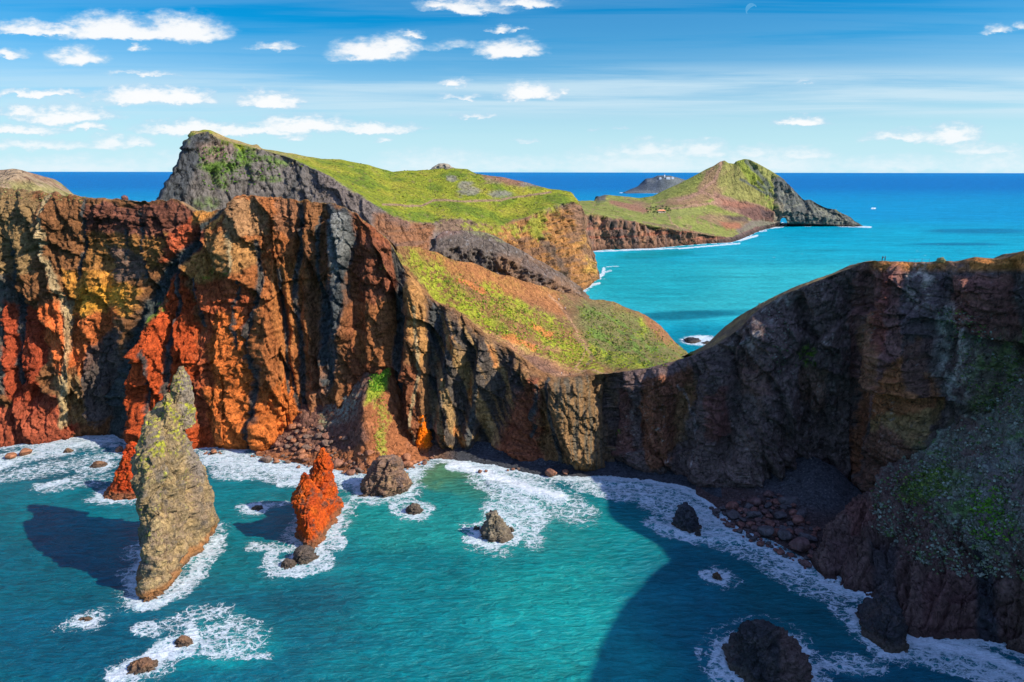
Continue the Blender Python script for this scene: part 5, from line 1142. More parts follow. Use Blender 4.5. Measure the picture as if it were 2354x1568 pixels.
# colour of the water itself: sand and plankton close in, deep blue further out
C = np.zeros(Gs.shape, np.float32); far = sstep(Y, 600, 3200)
C[...] = (.0, .100, .135)
lay(C, np.ones(U.shape) * sstep(Y, 330, 420), (.003, .31, .40)); lay(C, sstep(Y, 1000, 2200), (.0, .215, .38)); lay(C, sstep(Y, 2300, 6500), (.0, .125, .32)); lay(C, sstep(Y, 9000, 40000), (.0, .15, .35))
Ub = U + 60 * wa * near + 26 * wc * near; Vb = V + 40 * wb * near
def CB(u, v, ru, rv, an, k, col): lay(C, blob(Ub, Vb, u, v, ru, rv, an) * k, col)
C0 = C.copy()
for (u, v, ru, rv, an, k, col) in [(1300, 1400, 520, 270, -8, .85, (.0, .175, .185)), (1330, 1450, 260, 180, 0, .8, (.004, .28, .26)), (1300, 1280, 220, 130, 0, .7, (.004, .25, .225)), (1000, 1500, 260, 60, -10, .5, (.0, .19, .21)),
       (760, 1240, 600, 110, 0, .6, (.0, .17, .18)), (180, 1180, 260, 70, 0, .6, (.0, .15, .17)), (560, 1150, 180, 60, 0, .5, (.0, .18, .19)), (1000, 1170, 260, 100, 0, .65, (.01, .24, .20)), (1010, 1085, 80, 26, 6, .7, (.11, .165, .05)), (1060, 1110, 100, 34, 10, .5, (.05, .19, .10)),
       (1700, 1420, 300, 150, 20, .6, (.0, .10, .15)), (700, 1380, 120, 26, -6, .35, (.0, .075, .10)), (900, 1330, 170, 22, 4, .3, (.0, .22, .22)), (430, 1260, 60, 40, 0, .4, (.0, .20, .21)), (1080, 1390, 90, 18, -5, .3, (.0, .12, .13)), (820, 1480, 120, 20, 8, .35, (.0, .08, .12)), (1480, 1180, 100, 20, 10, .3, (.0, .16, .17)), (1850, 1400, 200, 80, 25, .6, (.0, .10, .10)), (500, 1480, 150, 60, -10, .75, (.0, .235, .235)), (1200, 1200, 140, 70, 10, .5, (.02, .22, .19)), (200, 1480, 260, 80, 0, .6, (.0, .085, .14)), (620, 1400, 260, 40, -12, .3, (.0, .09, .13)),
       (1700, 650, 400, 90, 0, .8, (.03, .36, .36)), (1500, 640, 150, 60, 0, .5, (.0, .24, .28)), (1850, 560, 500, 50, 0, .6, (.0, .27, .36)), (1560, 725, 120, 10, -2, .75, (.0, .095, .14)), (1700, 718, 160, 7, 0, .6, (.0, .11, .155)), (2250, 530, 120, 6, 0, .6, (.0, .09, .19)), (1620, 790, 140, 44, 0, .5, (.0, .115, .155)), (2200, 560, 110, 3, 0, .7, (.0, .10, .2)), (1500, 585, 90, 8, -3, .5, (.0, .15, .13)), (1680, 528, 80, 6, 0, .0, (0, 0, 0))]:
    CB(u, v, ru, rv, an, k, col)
C *= (1 + .16 * wa + .10 * wc)[..., None]
milky = sstep(F_, .25, .9) * near; lay(C, milky * .5, (.03, .30, .29))
Z = (.16 * fbm(X / 7 + wa * .3, Y / 3.2, 0 * X, 3, .5) + .10 * wc) * near; Gs[..., 2] = np.where(front, Z * (.4 + .6 * sstep(dn, 0, 4)), 0) + .35 * sstep(F_, .7, 1.0) * wc * near + .9 * near * (stroke(Uw, Vw, [(1130, 1112), (1200, 1124), (1250, 1134), (1296, 1146)], 8, 12) + .7 * stroke(Uw, Vw, [(1500, 1206), (1600, 1228), (1700, 1244)], 7, 12) + .6 * stroke(Uw, Vw, [(1380, 1108), (1460, 1112), (1560, 1128)], 6, 10))

m = bpy.data.materials.new('sea_water'); m.use_nodes = True; T = NT(m.node_tree); bs = T.n['Principled BSDF']
tc = T.node('ShaderNodeTexCoord'); co = tc.outputs['Object']
at = T.node('ShaderNodeAttribute', attribute_name='Col'); fa = T.node('ShaderNodeAttribute', attribute_name='foam'); fo = fa.outputs['Fac']
na = T.node('ShaderNodeAttribute', attribute_name='closeup'); cl = na.outputs['Fac']
wn1 = T.noise(co, .30, 4, .6, out='Color'); wv_ = T.vec('MULTIPLY', T.vec('SUBTRACT', wn1, (.5, .5, .5)), (4.2, 4.2, 0))
wn2 = T.noise(co, 1.3, 3, .6, out='Color'); wv2 = T.vec('MULTIPLY', T.vec('SUBTRACT', wn2, (.5, .5, .5)), (1.1, 1.1, 0))
cow = T.vec('ADD', T.vec('ADD', co, wv_), wv2)
st_ = T.node('ShaderNodeMapping'); T.l.new(cow, st_.inputs[0]); st_.inputs['Rotation'].default_value = (0, 0, R(-20)); st_.inputs['Scale'].default_value = (.62, 1.2, 1)
ln = T.noise(cow, .30, 6, .68); lf = T.noise(cow, 1.9, 5, .72); lg = T.noise(cow, .09, 4, .6)
fm = T.math('ADD', fo, T.math('ADD', T.math('MULTIPLY_ADD', ln, 1.15, -.60), T.math('ADD', T.math('MULTIPLY_ADD', lf, .55, -.29), T.math('MULTIPLY_ADD', lg, .5, -.25))))
def lace(scale, w0, wm):
    v = T.node('ShaderNodeTexVoronoi', feature='DISTANCE_TO_EDGE'); v.inputs['Scale'].default_value = scale; v.inputs['Randomness'].default_value = 1; T.l.new(st_.outputs[0], v.inputs['Vector'])
    wd = T.math('MAXIMUM', T.math('MULTIPLY', T.math('SUBTRACT', fm, w0), wm), .001)
    r = T.math('SUBTRACT', 1.0, T.math('DIVIDE', v.outputs['Distance'], wd), clamp=True)
    return T.math('POWER', r, .55)
foam = T.math('MAXIMUM', T.math('MULTIPLY', lace(.40, .24, .40), .92), T.math('MULTIPLY', lace(1.15, .36, .60), .9))
foam = T.math('MAXIMUM', foam, T.ss(fm, .82, 1.15)); foam = T.math('MULTIPLY', foam, T.ss(fo, .05, .3)); foam = T.math('MULTIPLY', foam, T.ss(lf, .22, .55, .55, 1.0))
fl = T.noise(cow, .9, 5, .75); spk = T.math('MULTIPLY', T.ss(fl, .70, .78), T.math('MULTIPLY', cl, .30))   # stray flecks
foam = T.math('MAXIMUM', foam, spk)
# surface streaks
mpw = T.node('ShaderNodeMapping'); T.l.new(co, mpw.inputs[0]); mpw.inputs['Rotation'].default_value = (0, 0, R(-12)); mpw.inputs['Scale'].default_value = (.35, 1, 1)
w1 = T.noise(mpw.outputs[0], .55, 5, .6, .6); w2 = T.noise(mpw.outputs[0], 2.0, 4, .6, .3); w3 = T.noise(mpw.outputs[0], .05, 5, .6, .3); w4 = T.noise(mpw.outputs[0], .012, 4, .6)
cs = T.vec('SCALE', at.outputs['Color']); T.l.new(T.math('ADD', T.math('MULTIPLY_ADD', T.ss(w1, .3, .7), .42, .80), T.math('ADD', T.math('MULTIPLY_ADD', w3, .75, -.375), T.math('MULTIPLY_ADD', w4, .7, -.35))), cs.node.inputs['Scale'])
colr = T.mix(foam, cs, (.72, .77, .80))
T.l.new(colr, bs.inputs['Base Color'])
T.l.new(T.math('ADD', T.math('MULTIPLY_ADD', foam, .6, .28), T.math('MULTIPLY_ADD', cl, -.2, .2), clamp=True), bs.inputs['Roughness'])
T.l.new(T.math('MULTIPLY_ADD', cl, .16, .02), bs.inputs['Specular IOR Level'])
h = T.math('ADD', T.math('MULTIPLY', w1, 1.8), T.math('MULTIPLY', w2, .6)); h = T.math('ADD', h, T.math('MULTIPLY', w3, 6.0)); h = T.math('ADD', h, T.math('MULTIPLY', foam, .25))
bp = T.node('ShaderNodeBump'); bp.inputs['Strength'].default_value = .9; bp.inputs['Distance'].default_value = 1.0; T.l.new(h, bp.inputs['Height']); T.l.new(bp.outputs[0], bs.inputs['Normal'])
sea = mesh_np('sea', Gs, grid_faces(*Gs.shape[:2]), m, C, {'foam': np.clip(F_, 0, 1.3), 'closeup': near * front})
tag(sea, 'turquoise sea with white surf round the rocks', kind='structure')

# ================================================================== scrub on the slopes (nobody could count it)
def leafmat(name):
    m = bpy.data.materials.new(name); m.use_nodes = True; T = NT(m.node_tree); bs = T.n['Principled BSDF']
    at = T.node('ShaderNodeAttribute', attribute_name='Col'); T.l.new(at.outputs['Color'], bs.inputs['Base Color'])
    bs.inputs['Roughness'].default_value = .8; bs.inputs['Specular IOR Level'].default_value = .1
    return m
M_LEAF = leafmat('scrub_leaves')
def scrub(name, label, zones, flat=.75):
    rs = np.random.RandomState(len(zones) * 7 + 1); Vs, Cs = [], []
    for (pts, n, r0, r1, cols, names, nz) in zones:
        A = np.array(pts, float); u0, v0 = A.min(0); u1, v1 = A.max(0)
        uu = rs.uniform(u0, u1, n * 4); vv_ = rs.uniform(v0, v1, n * 4); ok = poly(uu, vv_, pts, 14) > rs.uniform(0, 1, n * 4)
        if nz is not None:
            k = fbm(uu / nz, vv_ / nz, 0 * uu + 3, 4, .6); ok &= k > rs.uniform(-.35, .25, n * 4)
        k = 0
        for u, v in zip(uu[ok], vv_[ok]):
            if k >= n: break
            p, nm = surf(u, v)
            if p is None or nm not in names: continue
            k += 1; r = r0 + (r1 - r0) * rs.rand() ** 2
            col = np.array(cols[rs.randint(len(cols))]) * rs.uniform(.7, 1.3); m_ = 12
            d = rs.normal(size=(m_, 3)); d /= np.linalg.norm(d, axis=1)[:, None]; d[:, 2] = np.abs(d[:, 2]) * flat
            c = p + rs.uniform(-1.2, 1.2, 3) * np.array([1, 1, 0]) * (r > 0) * .4 + d * r * rs.uniform(.4, 1, (m_, 1))
            t1 = np.cross(d, rs.normal(size=(m_, 3))); t1 /= np.linalg.norm(t1, axis=1)[:, None]; t2 = np.cross(d, t1) + d * rs.uniform(-.5, .5, (m_, 1))
            s = r * rs.uniform(.3, .6, (m_, 1)); q = np.stack([c - t1 * s, c - t2 * s, c + t1 * s, c + t2 * s], 1); Vs.append(q.reshape(-1, 3))
            Cs.append(np.repeat(col[None] * rs.uniform(.75, 1.25, (m_, 1)), 4, 0))
    V = np.concatenate(Vs); F = np.arange(len(V)).reshape(-1, 4)
    o = mesh_np(name, V, F, M_LEAF, np.concatenate(Cs), smooth=False); return tag(o, label, kind='stuff')
G_Y = [(.34, .40, .03), (.25, .33, .03), (.42, .44, .05), (.14, .22, .03)]; G_D = [(.12, .20, .03), (.09, .15, .03), (.20, .25, .05), (.17, .15, .06)]; G_P = [(.24, .26, .19), (.19, .22, .14), (.28, .29, .22), (.12, .18, .06), (.17, .15, .11)]
scrub('shrubbery', 'low green and yellow scrub on the sunlit slope', [
 ([(940, 590), (1060, 640), (1200, 700), (1350, 780), (1380, 845), (1280, 830), (1150, 770), (1030, 690)], 2600, .25, .75, G_Y, ('cliff',), 22),
 ([(1330, 700), (1480, 730), (1590, 812), (1480, 845), (1360, 830)], 1700, .25, .8, G_D + G_Y[:1], ('cliff',), 22),
 ([(862, 828), (898, 824), (880, 900), (850, 900)], 420, .25, .6, [(.12, .30, .02), (.18, .34, .03)], ('scree',), None),
 ([(850, 890), (890, 900), (885, 1040), (860, 1040), (868, 960)], 260, .2, .5, G_Y, ('scree',), 14),
 ([(0, 405), (90, 440), (200, 452), (180, 470), (0, 450)], 160, .25, .6, [(.30, .26, .10), (.22, .25, .06)], ('cliff', 'hill'), 18)])
scrub('shrubbery', 'grey green scrub on the shaded slope at the right edge', [
 ([(2010, 1110), (2110, 1030), (2230, 960), (2353, 850), (2360, 1330), (2240, 1330), (2100, 1290), (2000, 1200)], 4200, .15, .9, G_P, ('headland', 'cliff'), 44),
 ([(2060, 1110), (2180, 1060), (2180, 1130), (2080, 1160)], 500, .3, .7, G_D[:3], ('headland',), None), ([(2230, 1130), (2300, 1120), (2330, 1230), (2240, 1240)], 420, .3, .7, [(.13, .30, .02), (.10, .22, .03)], ('headland',), 20),
 ([(2150, 700), (2230, 720), (2353, 820), (2353, 960), (2240, 940)], 900, .2, .6, G_P + G_D, ('headland', 'cliff'), 26), ([(1720, 640), (1800, 700), (1840, 860), (1780, 860)], 220, .2, .5, G_P, ('cliff',), 20)])
scrub('shrubbery', 'dark bushes dotted over the bright green hill', [
 ([(620, 350), (870, 385), (1090, 390), (1300, 440), (1310, 470), (1200, 500), (1000, 510), (850, 440)], 520, .4, 1.3, [(.15, .19, .03), (.20, .24, .03), (.22, .17, .07)], ('hill',), 30),
 ([(445, 340), (600, 345), (650, 400), (480, 440)], 420, .5, 1.5, [(.12, .22, .03), (.09, .16, .03)], ('hill',), 26)])

# ================================================================== small things
M_PLAIN = leafmat('painted_and_cloth'); 
def prim(parts):
    """parts: list of (kind, params, colour); returns V, F(list of quads), C in one body"""
    Vs, Fs, Cs = [], [], []; o = 0
    for kind, pr, col in parts:
        if kind == 'box':
            cx, cy, cz, sx, sy, sz = pr[:6]; tp = pr[6] if len(pr) > 6 else 1.0
            v = np.array([[x * (tp if z > 0 else 1), y * (tp if z > 0 else 1), z] for z in (-1, 1) for x, y in ((-1, -1), (1, -1), (1, 1), (-1, 1))], float) * [sx / 2, sy / 2, sz / 2] + [cx, cy, cz]
            f = np.array([[0, 3, 2, 1], [4, 5, 6, 7], [0, 1, 5, 4], [1, 2, 6, 5], [2, 3, 7, 6], [3, 0, 4, 7]])
        elif kind == 'roof':   # hipped roof
            cx, cy, cz, sx, sy, h = pr; r = min(sx, sy) / 2
            v = np.array([[-sx / 2, -sy / 2, 0], [sx / 2, -sy / 2, 0], [sx / 2, sy / 2, 0], [-sx / 2, sy / 2, 0], [-sx / 2 + r, 0, h], [sx / 2 - r, 0, h]]) + [cx, cy, cz]
            f = np.array([[0, 1, 5, 4], [2, 3, 4, 5], [1, 2, 5, 5], [3, 0, 4, 4], [0, 3, 2, 1]])
        else:                  # tube through points with radii
            P_, rad, k = pr; P_ = np.array(P_, float); n = len(P_); a = np.linspace(0, 2 * math.pi, k, endpoint=False); v = []
            for i in range(n):
                d = P_[min(i + 1, n - 1)] - P_[max(i - 1, 0)]; d /= np.linalg.norm(d) + 1e-9
                s = np.cross(d, [0, 1, 0] if abs(d[1]) < .8 else [1, 0, 0]); s /= np.linalg.norm(s); t = np.cross(d, s)
                v.append(P_[i] + rad[i] * (np.cos(a)[:, None] * s + np.sin(a)[:, None] * t))
            v = np.concatenate(v); f = grid_faces(n, k, wrap=True)
            v = np.concatenate([v, [P_[0]], [P_[-1]]]); c0, c1 = n * k, n * k + 1
            f = np.concatenate([f, [[(j + 1) % k, j, c0, c0] for j in range(k)], [[(n - 1) * k + j, (n - 1) * k + (j + 1) % k, c1, c1] for j in range(k)]])
        Vs.append(v); Fs.append(f + o); Cs.append(np.repeat(np.array([col], float), len(v), 0)); o += len(v)
    return np.concatenate(Vs), np.concatenate(Fs), np.concatenate(Cs)
def solid(name, parts, parent=None, smooth=False, mat=None):
    V, F, C = prim(parts); me = bpy.data.meshes.new(name)
    me.from_pydata(V.tolist(), [], [list(dict.fromkeys(f)) for f in F.tolist()])
    a = me.color_attributes.new('Col', 'FLOAT_COLOR', 'POINT'); c = np.ones((len(V), 4), np.float32); c[:, :3] = C; a.data.foreach_set('color', c.ravel())
    if smooth: me.polygons.foreach_set('use_smooth', np.ones(len(me.polygons), bool))
    me.materials.append(mat or M_PLAIN); o = bpy.data.objects.new(name, me); SC.collection.objects.link(o)
    if parent: o.parent = parent
    return o
def empty(name, loc, rz=0, label=None, cat=None, group=None):
    o = bpy.data.objects.new(name, None); o.empty_display_size = .5; SC.collection.objects.link(o); o.location = loc; o.rotation_euler = (0, 0, rz); return tag(o, label, cat, group)

# hikers: one continuous skinned body each
def hiker(loc, rz, shirt, legs, label, stride=.18, pack=None, scale=1.0):
    me = bpy.data.meshes.new('person')
    J = [((0, 0, .95), .13), ((0, 0, 1.15), .12), ((0, 0, 1.38), .15), ((0, 0, 1.50), .06), ((0, .01, 1.60), .09), ((0, .01, 1.72), .085),
         ((.10, stride * .3, .88), .09), ((.11, stride, .50), .065), ((.11, stride * .6, .09), .045), ((.11, stride * .6 + .16, .03), .04),
         ((-.10, -stride * .2, .88), .09), ((-.11, -stride * .2, .50), .065), ((-.11, -stride * 1.2, .10), .045), ((-.11, -stride * 1.2 + .15, .03), .04),
         ((.19, 0, 1.40), .055), ((.25, -.05, 1.14), .042), ((.24, .10, .93), .034), ((-.19, 0, 1.40), .055), ((-.25, .05, 1.14), .042), ((-.22, .20, .96), .034)]
    E = [(0, 1), (1, 2), (2, 3), (3, 4), (4, 5), (0, 6), (6, 7), (7, 8), (8, 9), (0, 10), (10, 11), (11, 12), (12, 13), (2, 14), (14, 15), (15, 16), (2, 17), (17, 18), (18, 19)]
    me.from_pydata([j[0] for j in J], E, []); o = bpy.data.objects.new('person', me); SC.collection.objects.link(o)
    md = o.modifiers.new('skin', 'SKIN'); sv_ = me.skin_vertices[0].data
    for i, j in enumerate(J): sv_[i].radius = (j[1], j[1])
    sv_[0].use_root = True
    o.modifiers.new('sub', 'SUBSURF').levels = 1; o.modifiers['sub'].render_levels = 1
    dg = bpy.context.evaluated_depsgraph_get(); m2 = bpy.data.meshes.new_from_object(o.evaluated_get(dg)); o.modifiers.clear(); o.data = m2
    co = np.zeros(len(m2.vertices) * 3, np.float32); m2.vertices.foreach_get('co', co); co = co.reshape(-1, 3); c = np.ones((len(co), 4), np.float32)
    z = co[:, 2]; c[:, :3] = np.where((z > 1.5)[:, None], (.45, .27, .18), np.where(((z > .98) & ((np.abs(co[:, 0]) < .22) | (z > 1.25)))[:, None], shirt, np.where((z < .93)[:, None] & (np.abs(co[:, 0]) < .2)[:, None], legs, (.45, .27, .18)))); c[z > 1.74, :3] = (.06, .04, .03); c[(z > 1.62) & (co[:, 1] < .0), :3] = (.06, .04, .03)
    a = m2.color_attributes.new('Col', 'FLOAT_COLOR', 'POINT'); a.data.foreach_set('color', c.ravel()); m2.materials.clear(); m2.materials.append(M_PLAIN)
    o.location = loc; o.rotation_euler = (0, 0, rz); o.scale = (scale,) * 3; tag(o, label, 'person', 'hikers on the paths')
    if pack:
        solid('backpack', [('box', (0, -.20, 1.25, .30, .18, .46, .8), pack)], o)
    return o
def on(u, v, dz=0, sunk=.05):
    p, nm = surf(u, v); return (p[0], p[1], p[2] - sunk + dz)
def crest_pt(t, back=1.2):
    j = int(np.argmin(np.abs(tA - t))); c = GA[NR_CREST - 6:NR_CREST + 12, j]; k = int(np.argmax(c[:, 2])); return c[k].copy()
c1 = crest_pt(2029.7); c2 = crest_pt(2035.5)
hiker((c1[0], c1[1], c1[2] - .05), 1.5, (.10, .02, .02), (.02, .02, .04), 'person in a dark red top on the right-hand cliff top, facing the other hiker', .1, (.05, .02, .03), 1.1)
hiker((c2[0], c2[1], c2[2] - .05), -1.5, (.04, .05, .12), (.02, .02, .03), 'person in dark blue on the right-hand cliff top, facing the one in red', .1, (.25, .30, .34), 1.1)
for u, v, rz, sh, lg, lb, pk in [
 (1291, 862, 1.2, (.75, .74, .72), (.20, .15, .12), 'person in a white shirt on the path at the lowest dip of the cliff', None), (1309, 861, -1.0, (.07, .08, .11), (.04, .04, .05), 'person in dark clothes on the path at the lowest dip of the cliff', (.03, .03, .04)),
 (1339.7, 804, 2.6, (.05, .04, .05), (.25, .12, .08), 'person in black and tan higher up on the wooden steps', None), (1344, 808, 2.6, (.05, .06, .14), (.03, .03, .04), 'person with a grey pack lower down on the wooden steps', (.45, .46, .48)),
 (1300, 712, .2, (.55, .55, .60), (.05, .06, .14), 'person in grey climbing alone above the wooden steps', None), (1285.5, 690, .3, (.78, .78, .78), (.10, .10, .14), 'person in white high on the trail, just below the pair at the top', None),
 (1280, 663, .1, (.80, .80, .78), (.05, .05, .07), 'person in white near the top of the slope trail', None), (1283, 664, .1, (.45, .10, .08), (.05, .05, .07), 'person in red near the top of the slope trail', None)]:
    hiker(on(u, v), rz, sh, lg, lb, .18, pk, 1.05)

# wooden steps on the hillside path
st = empty('stairway', on(1345, 812), 0, 'wooden plank steps bending up the green slope above the saddle', 'steps')
sp = [(1352, 838), (1353, 832), (1356, 826), (1358, 820), (1358, 815), (1356, 810), (1351, 805), (1344, 800), (1338, 794), (1330, 782), (1322, 770), (1318, 762)]
base_ = np.array(st.location); q_ = np.array([on(u, v) for u, v in sp]); L_ = np.concatenate([[0], np.cumsum(np.linalg.norm(np.diff(q_, axis=0), axis=1))])
ns = min(34, int(L_[-1] / 1.1))
for k in range(ns):
    s_ = (k + .5) / ns * L_[-1]; p = np.array([np.interp(s_, L_, q_[:, i]) for i in range(3)])
    b = solid('step', [('box', (0, 0, .14, 2.3, .30, .22), (.42, .27, .15))], st); b.location = p - base_
    d = np.array([np.interp(min(s_ + 1, L_[-1]), L_, q_[:, i]) for i in range(3)]) - np.array([np.interp(max(s_ - 1, 0), L_, q_[:, i]) for i in range(3)]); b.rotation_euler = (0, 0, math.atan2(d[1], d[0]) - math.pi / 2)

# rope fence and bush on the right-hand cliff top
fe = None
for i, t in enumerate([2090, 2104, 2120, 2136]):
    c = crest_pt(t)
    if fe is None: fe = empty('rope_fence', c, 0, 'thin post and rope fence along the right-hand cliff top', 'fence'); fb = c; prev = None
    po = solid('post', [('tube', ([(0, 0, -.3), (0, 0, 1.2)], [.06, .05], 6), (.30, .24, .18))], fe); po.location = c - fb
    if prev is not None:
        a_, b_ = prev + [0, 0, 1.1], c + [0, 0, 1.1]; m_ = (a_ + b_) / 2 - [0, 0, .12]
        solid('rope', [('tube', ([a_ - fb, m_ - fb, b_ - fb], [.03] * 3, 5), (.6, .58, .52))], fe)
    prev = c
def bush(p, r, label, cols, grp=None, n=420, name='bush'):
    rs = np.random.RandomState(int(p[0] * 10) % 9999); d = rs.normal(size=(n, 3)); d /= np.linalg.norm(d, axis=1)[:, None]; d[:, 2] = np.abs(d[:, 2])
    lump = 1 + .3 * fbm(d[:, 0] * 2, d[:, 1] * 2 + p[0], d[:, 2] * 2, 3); c = d * r * (lump * rs.uniform(.45, 1, n))[:, None]
    t1 = np.cross(d, rs.normal(size=(n, 3))); t1 /= np.linalg.norm(t1, axis=1)[:, None]; t2 = np.cross(d, t1) + .4 * d * rs.uniform(-1, 1, (n, 1)); s = r * rs.uniform(.08, .17, (n, 1))
    V = np.stack([c - t1 * s, c - t2 * s, c + t1 * s, c + t2 * s], 1).reshape(-1, 3); C = np.repeat(np.array(cols)[rs.randint(len(cols), size=n)] * rs.uniform(.7, 1.3, (n, 1)), 4, 0)
    o = mesh_np(name, V, np.arange(len(V)).reshape(-1, 4), M_LEAF, C, smooth=False); o.location = p; return tag(o, label, 'bush', grp)
cb = crest_pt(2164); bush(cb - np.array([0, 0, .3]), 1.7, 'round olive bush alone on the right-hand cliff top', [(.30, .26, .10), (.20, .19, .07), (.36, .30, .14)])
put_boulder('dark', crest_pt(284) + np.array([0, 1.5, -.7]), 2.1, 'grey boulder perched on the crest of the left cliff against the sea', 'perched rock')
# pale rock outcrop on the hill's skyline
oc = P(1018, 388, 858); og = ring_stack([(oc[2] - 6, oc[0] - 17, oc[0] + 17, 850, 872), (oc[2] + 1, oc[0] - 13, oc[0] + 13, 852, 868), (oc[2] + 4.5, oc[0] - 8, oc[0] + 7, 854, 866), (oc[2] + 6.2, oc[0] - 4, oc[0] + 2, 857, 862)], 80, 40, 2.5)
rock_thing('rock_outcrop', [rough(og, nrm_ring(og), 1.2, .8, 0, 1, 7)], dark_paint((.34, .29, .22), (.44, .38, .28), (.24, .21, .18)), 'pale knobbly outcrop on the skyline of the green hill', 'outcrop')

# lighthouse and keepers' houses on the islet
lp = on(1525, 407); W_ = (.80, .80, .78)
lh = empty('lighthouse', (lp[0], lp[1], lp[2]), 0, 'small white lighthouse tower on top of the far islet', 'lighthouse')
solid('tower', [('tube', ([(0, 0, -3), (0, 0, 17)], [4.2, 3.0], 16), W_)], lh, True); solid('gallery', [('tube', ([(0, 0, 16.8), (0, 0, 18)], [4.2, 4.2], 16), (.7, .7, .7))], lh)
ln_ = solid('lantern', [('tube', ([(0, 0, 18), (0, 0, 21)], [2.3, 2.3], 12), (.25, .3, .33))], lh); solid('dome', [('tube', ([(0, 0, 21), (0, 0, 22.3), (0, 0, 23)], [2.5, 1.7, .2], 12), (.55, .12, .08))], ln_)
for i, (du, w_, h_, lb) in enumerate([(-9, 14, 7, 'low white house just left of the lighthouse'), (9, 26, 9, 'long white house just right of the lighthouse'), (22, 16, 8, 'white house farthest right on the islet top')]):
    p = on(1525 + du, 409); hb = empty('keepers_house', p, 0, lb, 'house', 'white houses by the lighthouse')
    solid('wall', [('box', (0, 0, h_ / 2 - 1.5, w_, 10, h_ + 3), W_)], hb); solid('roof', [('roof', (0, 0, h_, w_ + 1, 11, 3), (.62, .55, .50))], hb)
    for k in range(max(2, int(w_ / 6))): solid('window', [('box', (-w_ / 2 + (k + .5) * w_ / max(2, int(w_ / 6)), -5.05, h_ * .5, 1.4, .2, 2), (.08, .09, .10))], hb)

# house among palms on the far plateau
hp = np.array(on(1519, 487)); ho = empty('house', hp, R(8), 'long low house with an orange tiled roof among palm trees', 'house')
solid('wall', [('box', (0, 0, 1.6, 17, 7, 5.2), (.66, .52, .42))], ho); rf = solid('roof', [('roof', (0, 0, 4.2, 19, 9, 2.6), (.72, .27, .13))], ho)
for x in (-2.5, 4): solid('chimney', [('box', (x, .5, 6.9, .9, .9, 2.2), (.78, .72, .66))], rf)
for x in (-6, -2, 2, 6): solid('window', [('box', (x, -3.56, 2.1, 1.2, .12, 1.3), (.07, .07, .08))], ho)
solid('door', [('box', (0, -3.56, 1.3, 1.1, .12, 2.2), (.16, .10, .06))], ho)
def palm(p, h, i):
    r = random.Random(i * 3 + 1); o = empty('palm_tree', p, r.uniform(0, 6), 'dark palm tree in the grove round the orange-roofed house', 'palm tree', 'palm trees round the far house')
    solid('trunk', [('tube', ([(0, 0, -.5), (.1, 0, h * .5), (r.uniform(-.3, .3), 0, h)], [.42, .30, .26], 7), (.17, .12, .08))], o, True)
    Vq = []; n = 26
    for k in range(n):
        a = k * 2.4 + r.uniform(-.2, .2); up = r.uniform(-.2, 1.1); L = r.uniform(2.6, 3.6); pr = None
        for s_ in np.linspace(0, 1, 6):
            x = L * s_ * math.cos(up * (1 - s_ * .3)); zz = h + L * (math.sin(up) * s_ - 1.0 * s_ * s_); c = np.array([x * math.cos(a), x * math.sin(a), zz]); sd = np.array([-math.sin(a), math.cos(a), -.25]) * .62 * math.sin(math.pi * min(.97, s_ + .12))
            if pr is not None: Vq.append([pr[0] - pr[1], c - sd, c, pr[0]]); Vq.append([pr[0], c, c + sd * [1, 1, -1], pr[0] + pr[1] * [1, 1, -1]])
            pr = (c, sd)
    V = np.array(Vq).reshape(-1, 3); C = np.repeat(np.array([[.055, .085, .025]]), len(V), 0) * np.random.RandomState(i).uniform(.7, 1.3, (len(V), 1))
    mesh_np('crown', V, np.arange(len(V)).reshape(-1, 4), M_LEAF, C, smooth=False, parent=o)
for i, (u, v) in enumerate([(1496, 486), (1500, 482), (1504, 489), (1490, 489), (1508, 484), (1511, 492), (1529, 484), (1533, 488), (1536, 483), (1526, 491), (1500, 492), (1515, 480), (1540, 487), (1486, 485), (1506, 478), (1523, 479), (1494, 480), (1532, 479)]):
    palm(on(u, v), random.uniform(4.5, 7.5), i)
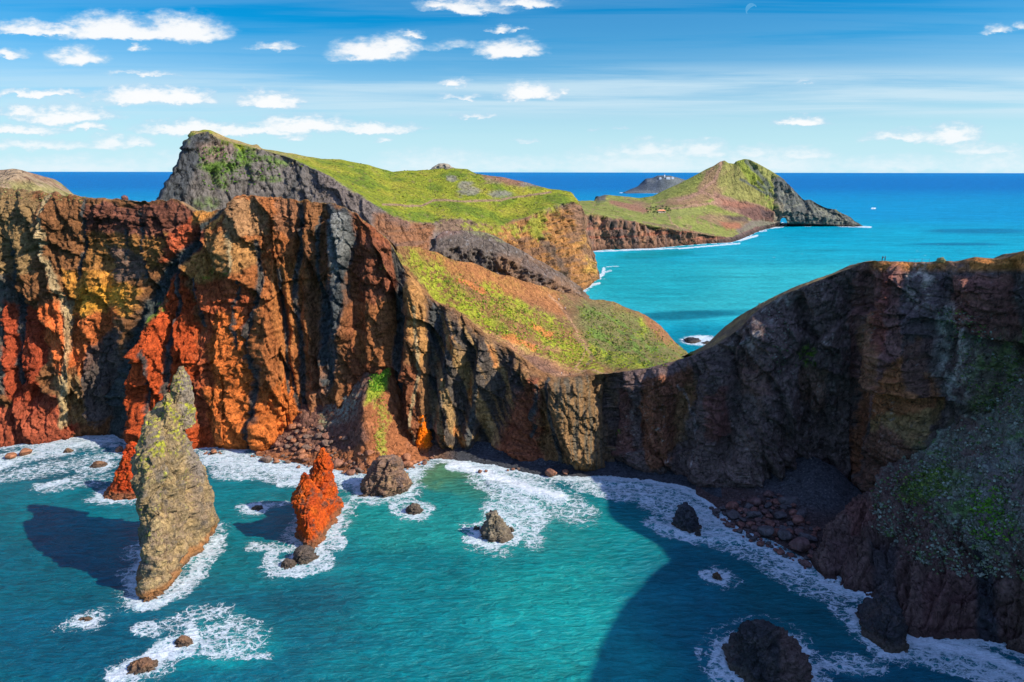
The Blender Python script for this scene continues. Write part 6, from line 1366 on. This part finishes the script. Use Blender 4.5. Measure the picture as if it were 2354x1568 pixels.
# motor boat far out in the bay
bp_ = S(2009, 479, .2); bo = empty('motor_boat', bp_, R(-70), 'small white motor boat far out on the open sea', 'boat')
hv = [(-1.3, -3.5), (1.3, -3.5), (1.5, 0), (1.1, 2.6), (0, 4.6), (-1.1, 2.6), (-1.5, 0)]
Vh = np.array([[x * .72, y * .92, -.3] for x, y in hv] + [[x, y, .9] for x, y in hv] + [[x * .8, y * .85, .45] for x, y in hv]); nh = len(hv)
Fh = [[i, (i + 1) % nh, nh + (i + 1) % nh, nh + i] for i in range(nh)] + [[nh + i, nh + (i + 1) % nh, 2 * nh + (i + 1) % nh, 2 * nh + i] for i in range(nh)] + [[2 * nh + i, 2 * nh + (i + 1) % nh, 2 * nh + (i + 2) % nh, 2 * nh + (i + 3) % nh] for i in (0, 3)]
mesh_np('hull', Vh, Fh, M_PLAIN, np.full(Vh.shape, .82), smooth=False, parent=bo)
cbn = solid('cabin', [('box', (0, .2, 1.3, 1.8, 2.4, 1.4, .8), (.82, .82, .82))], bo); solid('windscreen', [('box', (0, 1.36, 1.5, 1.3, .12, .6, .85), (.05, .07, .09))], cbn); solid('outboard_motor', [('box', (0, -3.8, .6, .5, .5, 1.1, .8), (.06, .06, .07))], bo)
# day moon, a solid lens of pale light far beyond the land
mm = bpy.data.materials.new('moonlight'); mm.use_nodes = True; T = NT(mm.node_tree); T.n.clear(); em = T.node('ShaderNodeEmission'); tcm = T.node('ShaderNodeTexCoord'); nz_ = T.noise(tcm.outputs['Object'], .012, 4)
T.l.new(T.mix(nz_, (.055, .33, .66), (.13, .43, .76)), em.inputs[0]); em.inputs[1].default_value = .8; om_ = T.node('ShaderNodeOutputMaterial'); T.l.new(em.outputs[0], om_.inputs[0])
mc = P(1725, 20, 24000); rM = 11.0 / FD * 24600; n_ = 40; aa = np.linspace(R(20), R(235), n_); outer = np.stack([np.cos(aa), np.sin(aa)], -1)
ch = outer[-1] - outer[0]; cdir = np.array([ch[1], -ch[0]]); cdir /= np.linalg.norm(cdir); ff = (outer - outer[0]) @ (ch / np.linalg.norm(ch)); dep = (outer - outer[0]) @ cdir
inner = outer - np.outer(dep * .62, cdir); Vm = []
for k, yy in ((outer, 0), (inner, 0), ((outer + inner) / 2, -.25), ((outer + inner) / 2, .25)): Vm += [[x * rM, yy * rM, z_ * rM] for x, z_ in k]
Vm = np.array(Vm); Fm = []
for i in range(n_ - 1):
    for a, b in ((0, 2), (2, 1), (1, 3), (3, 0)): Fm.append([a * n_ + i, a * n_ + i + 1, b * n_ + i + 1, b * n_ + i])
mo = mesh_np('moon', Vm, Fm, mm); mo.location = mc; tag(mo, 'faint crescent day moon in the blue sky', 'moon')
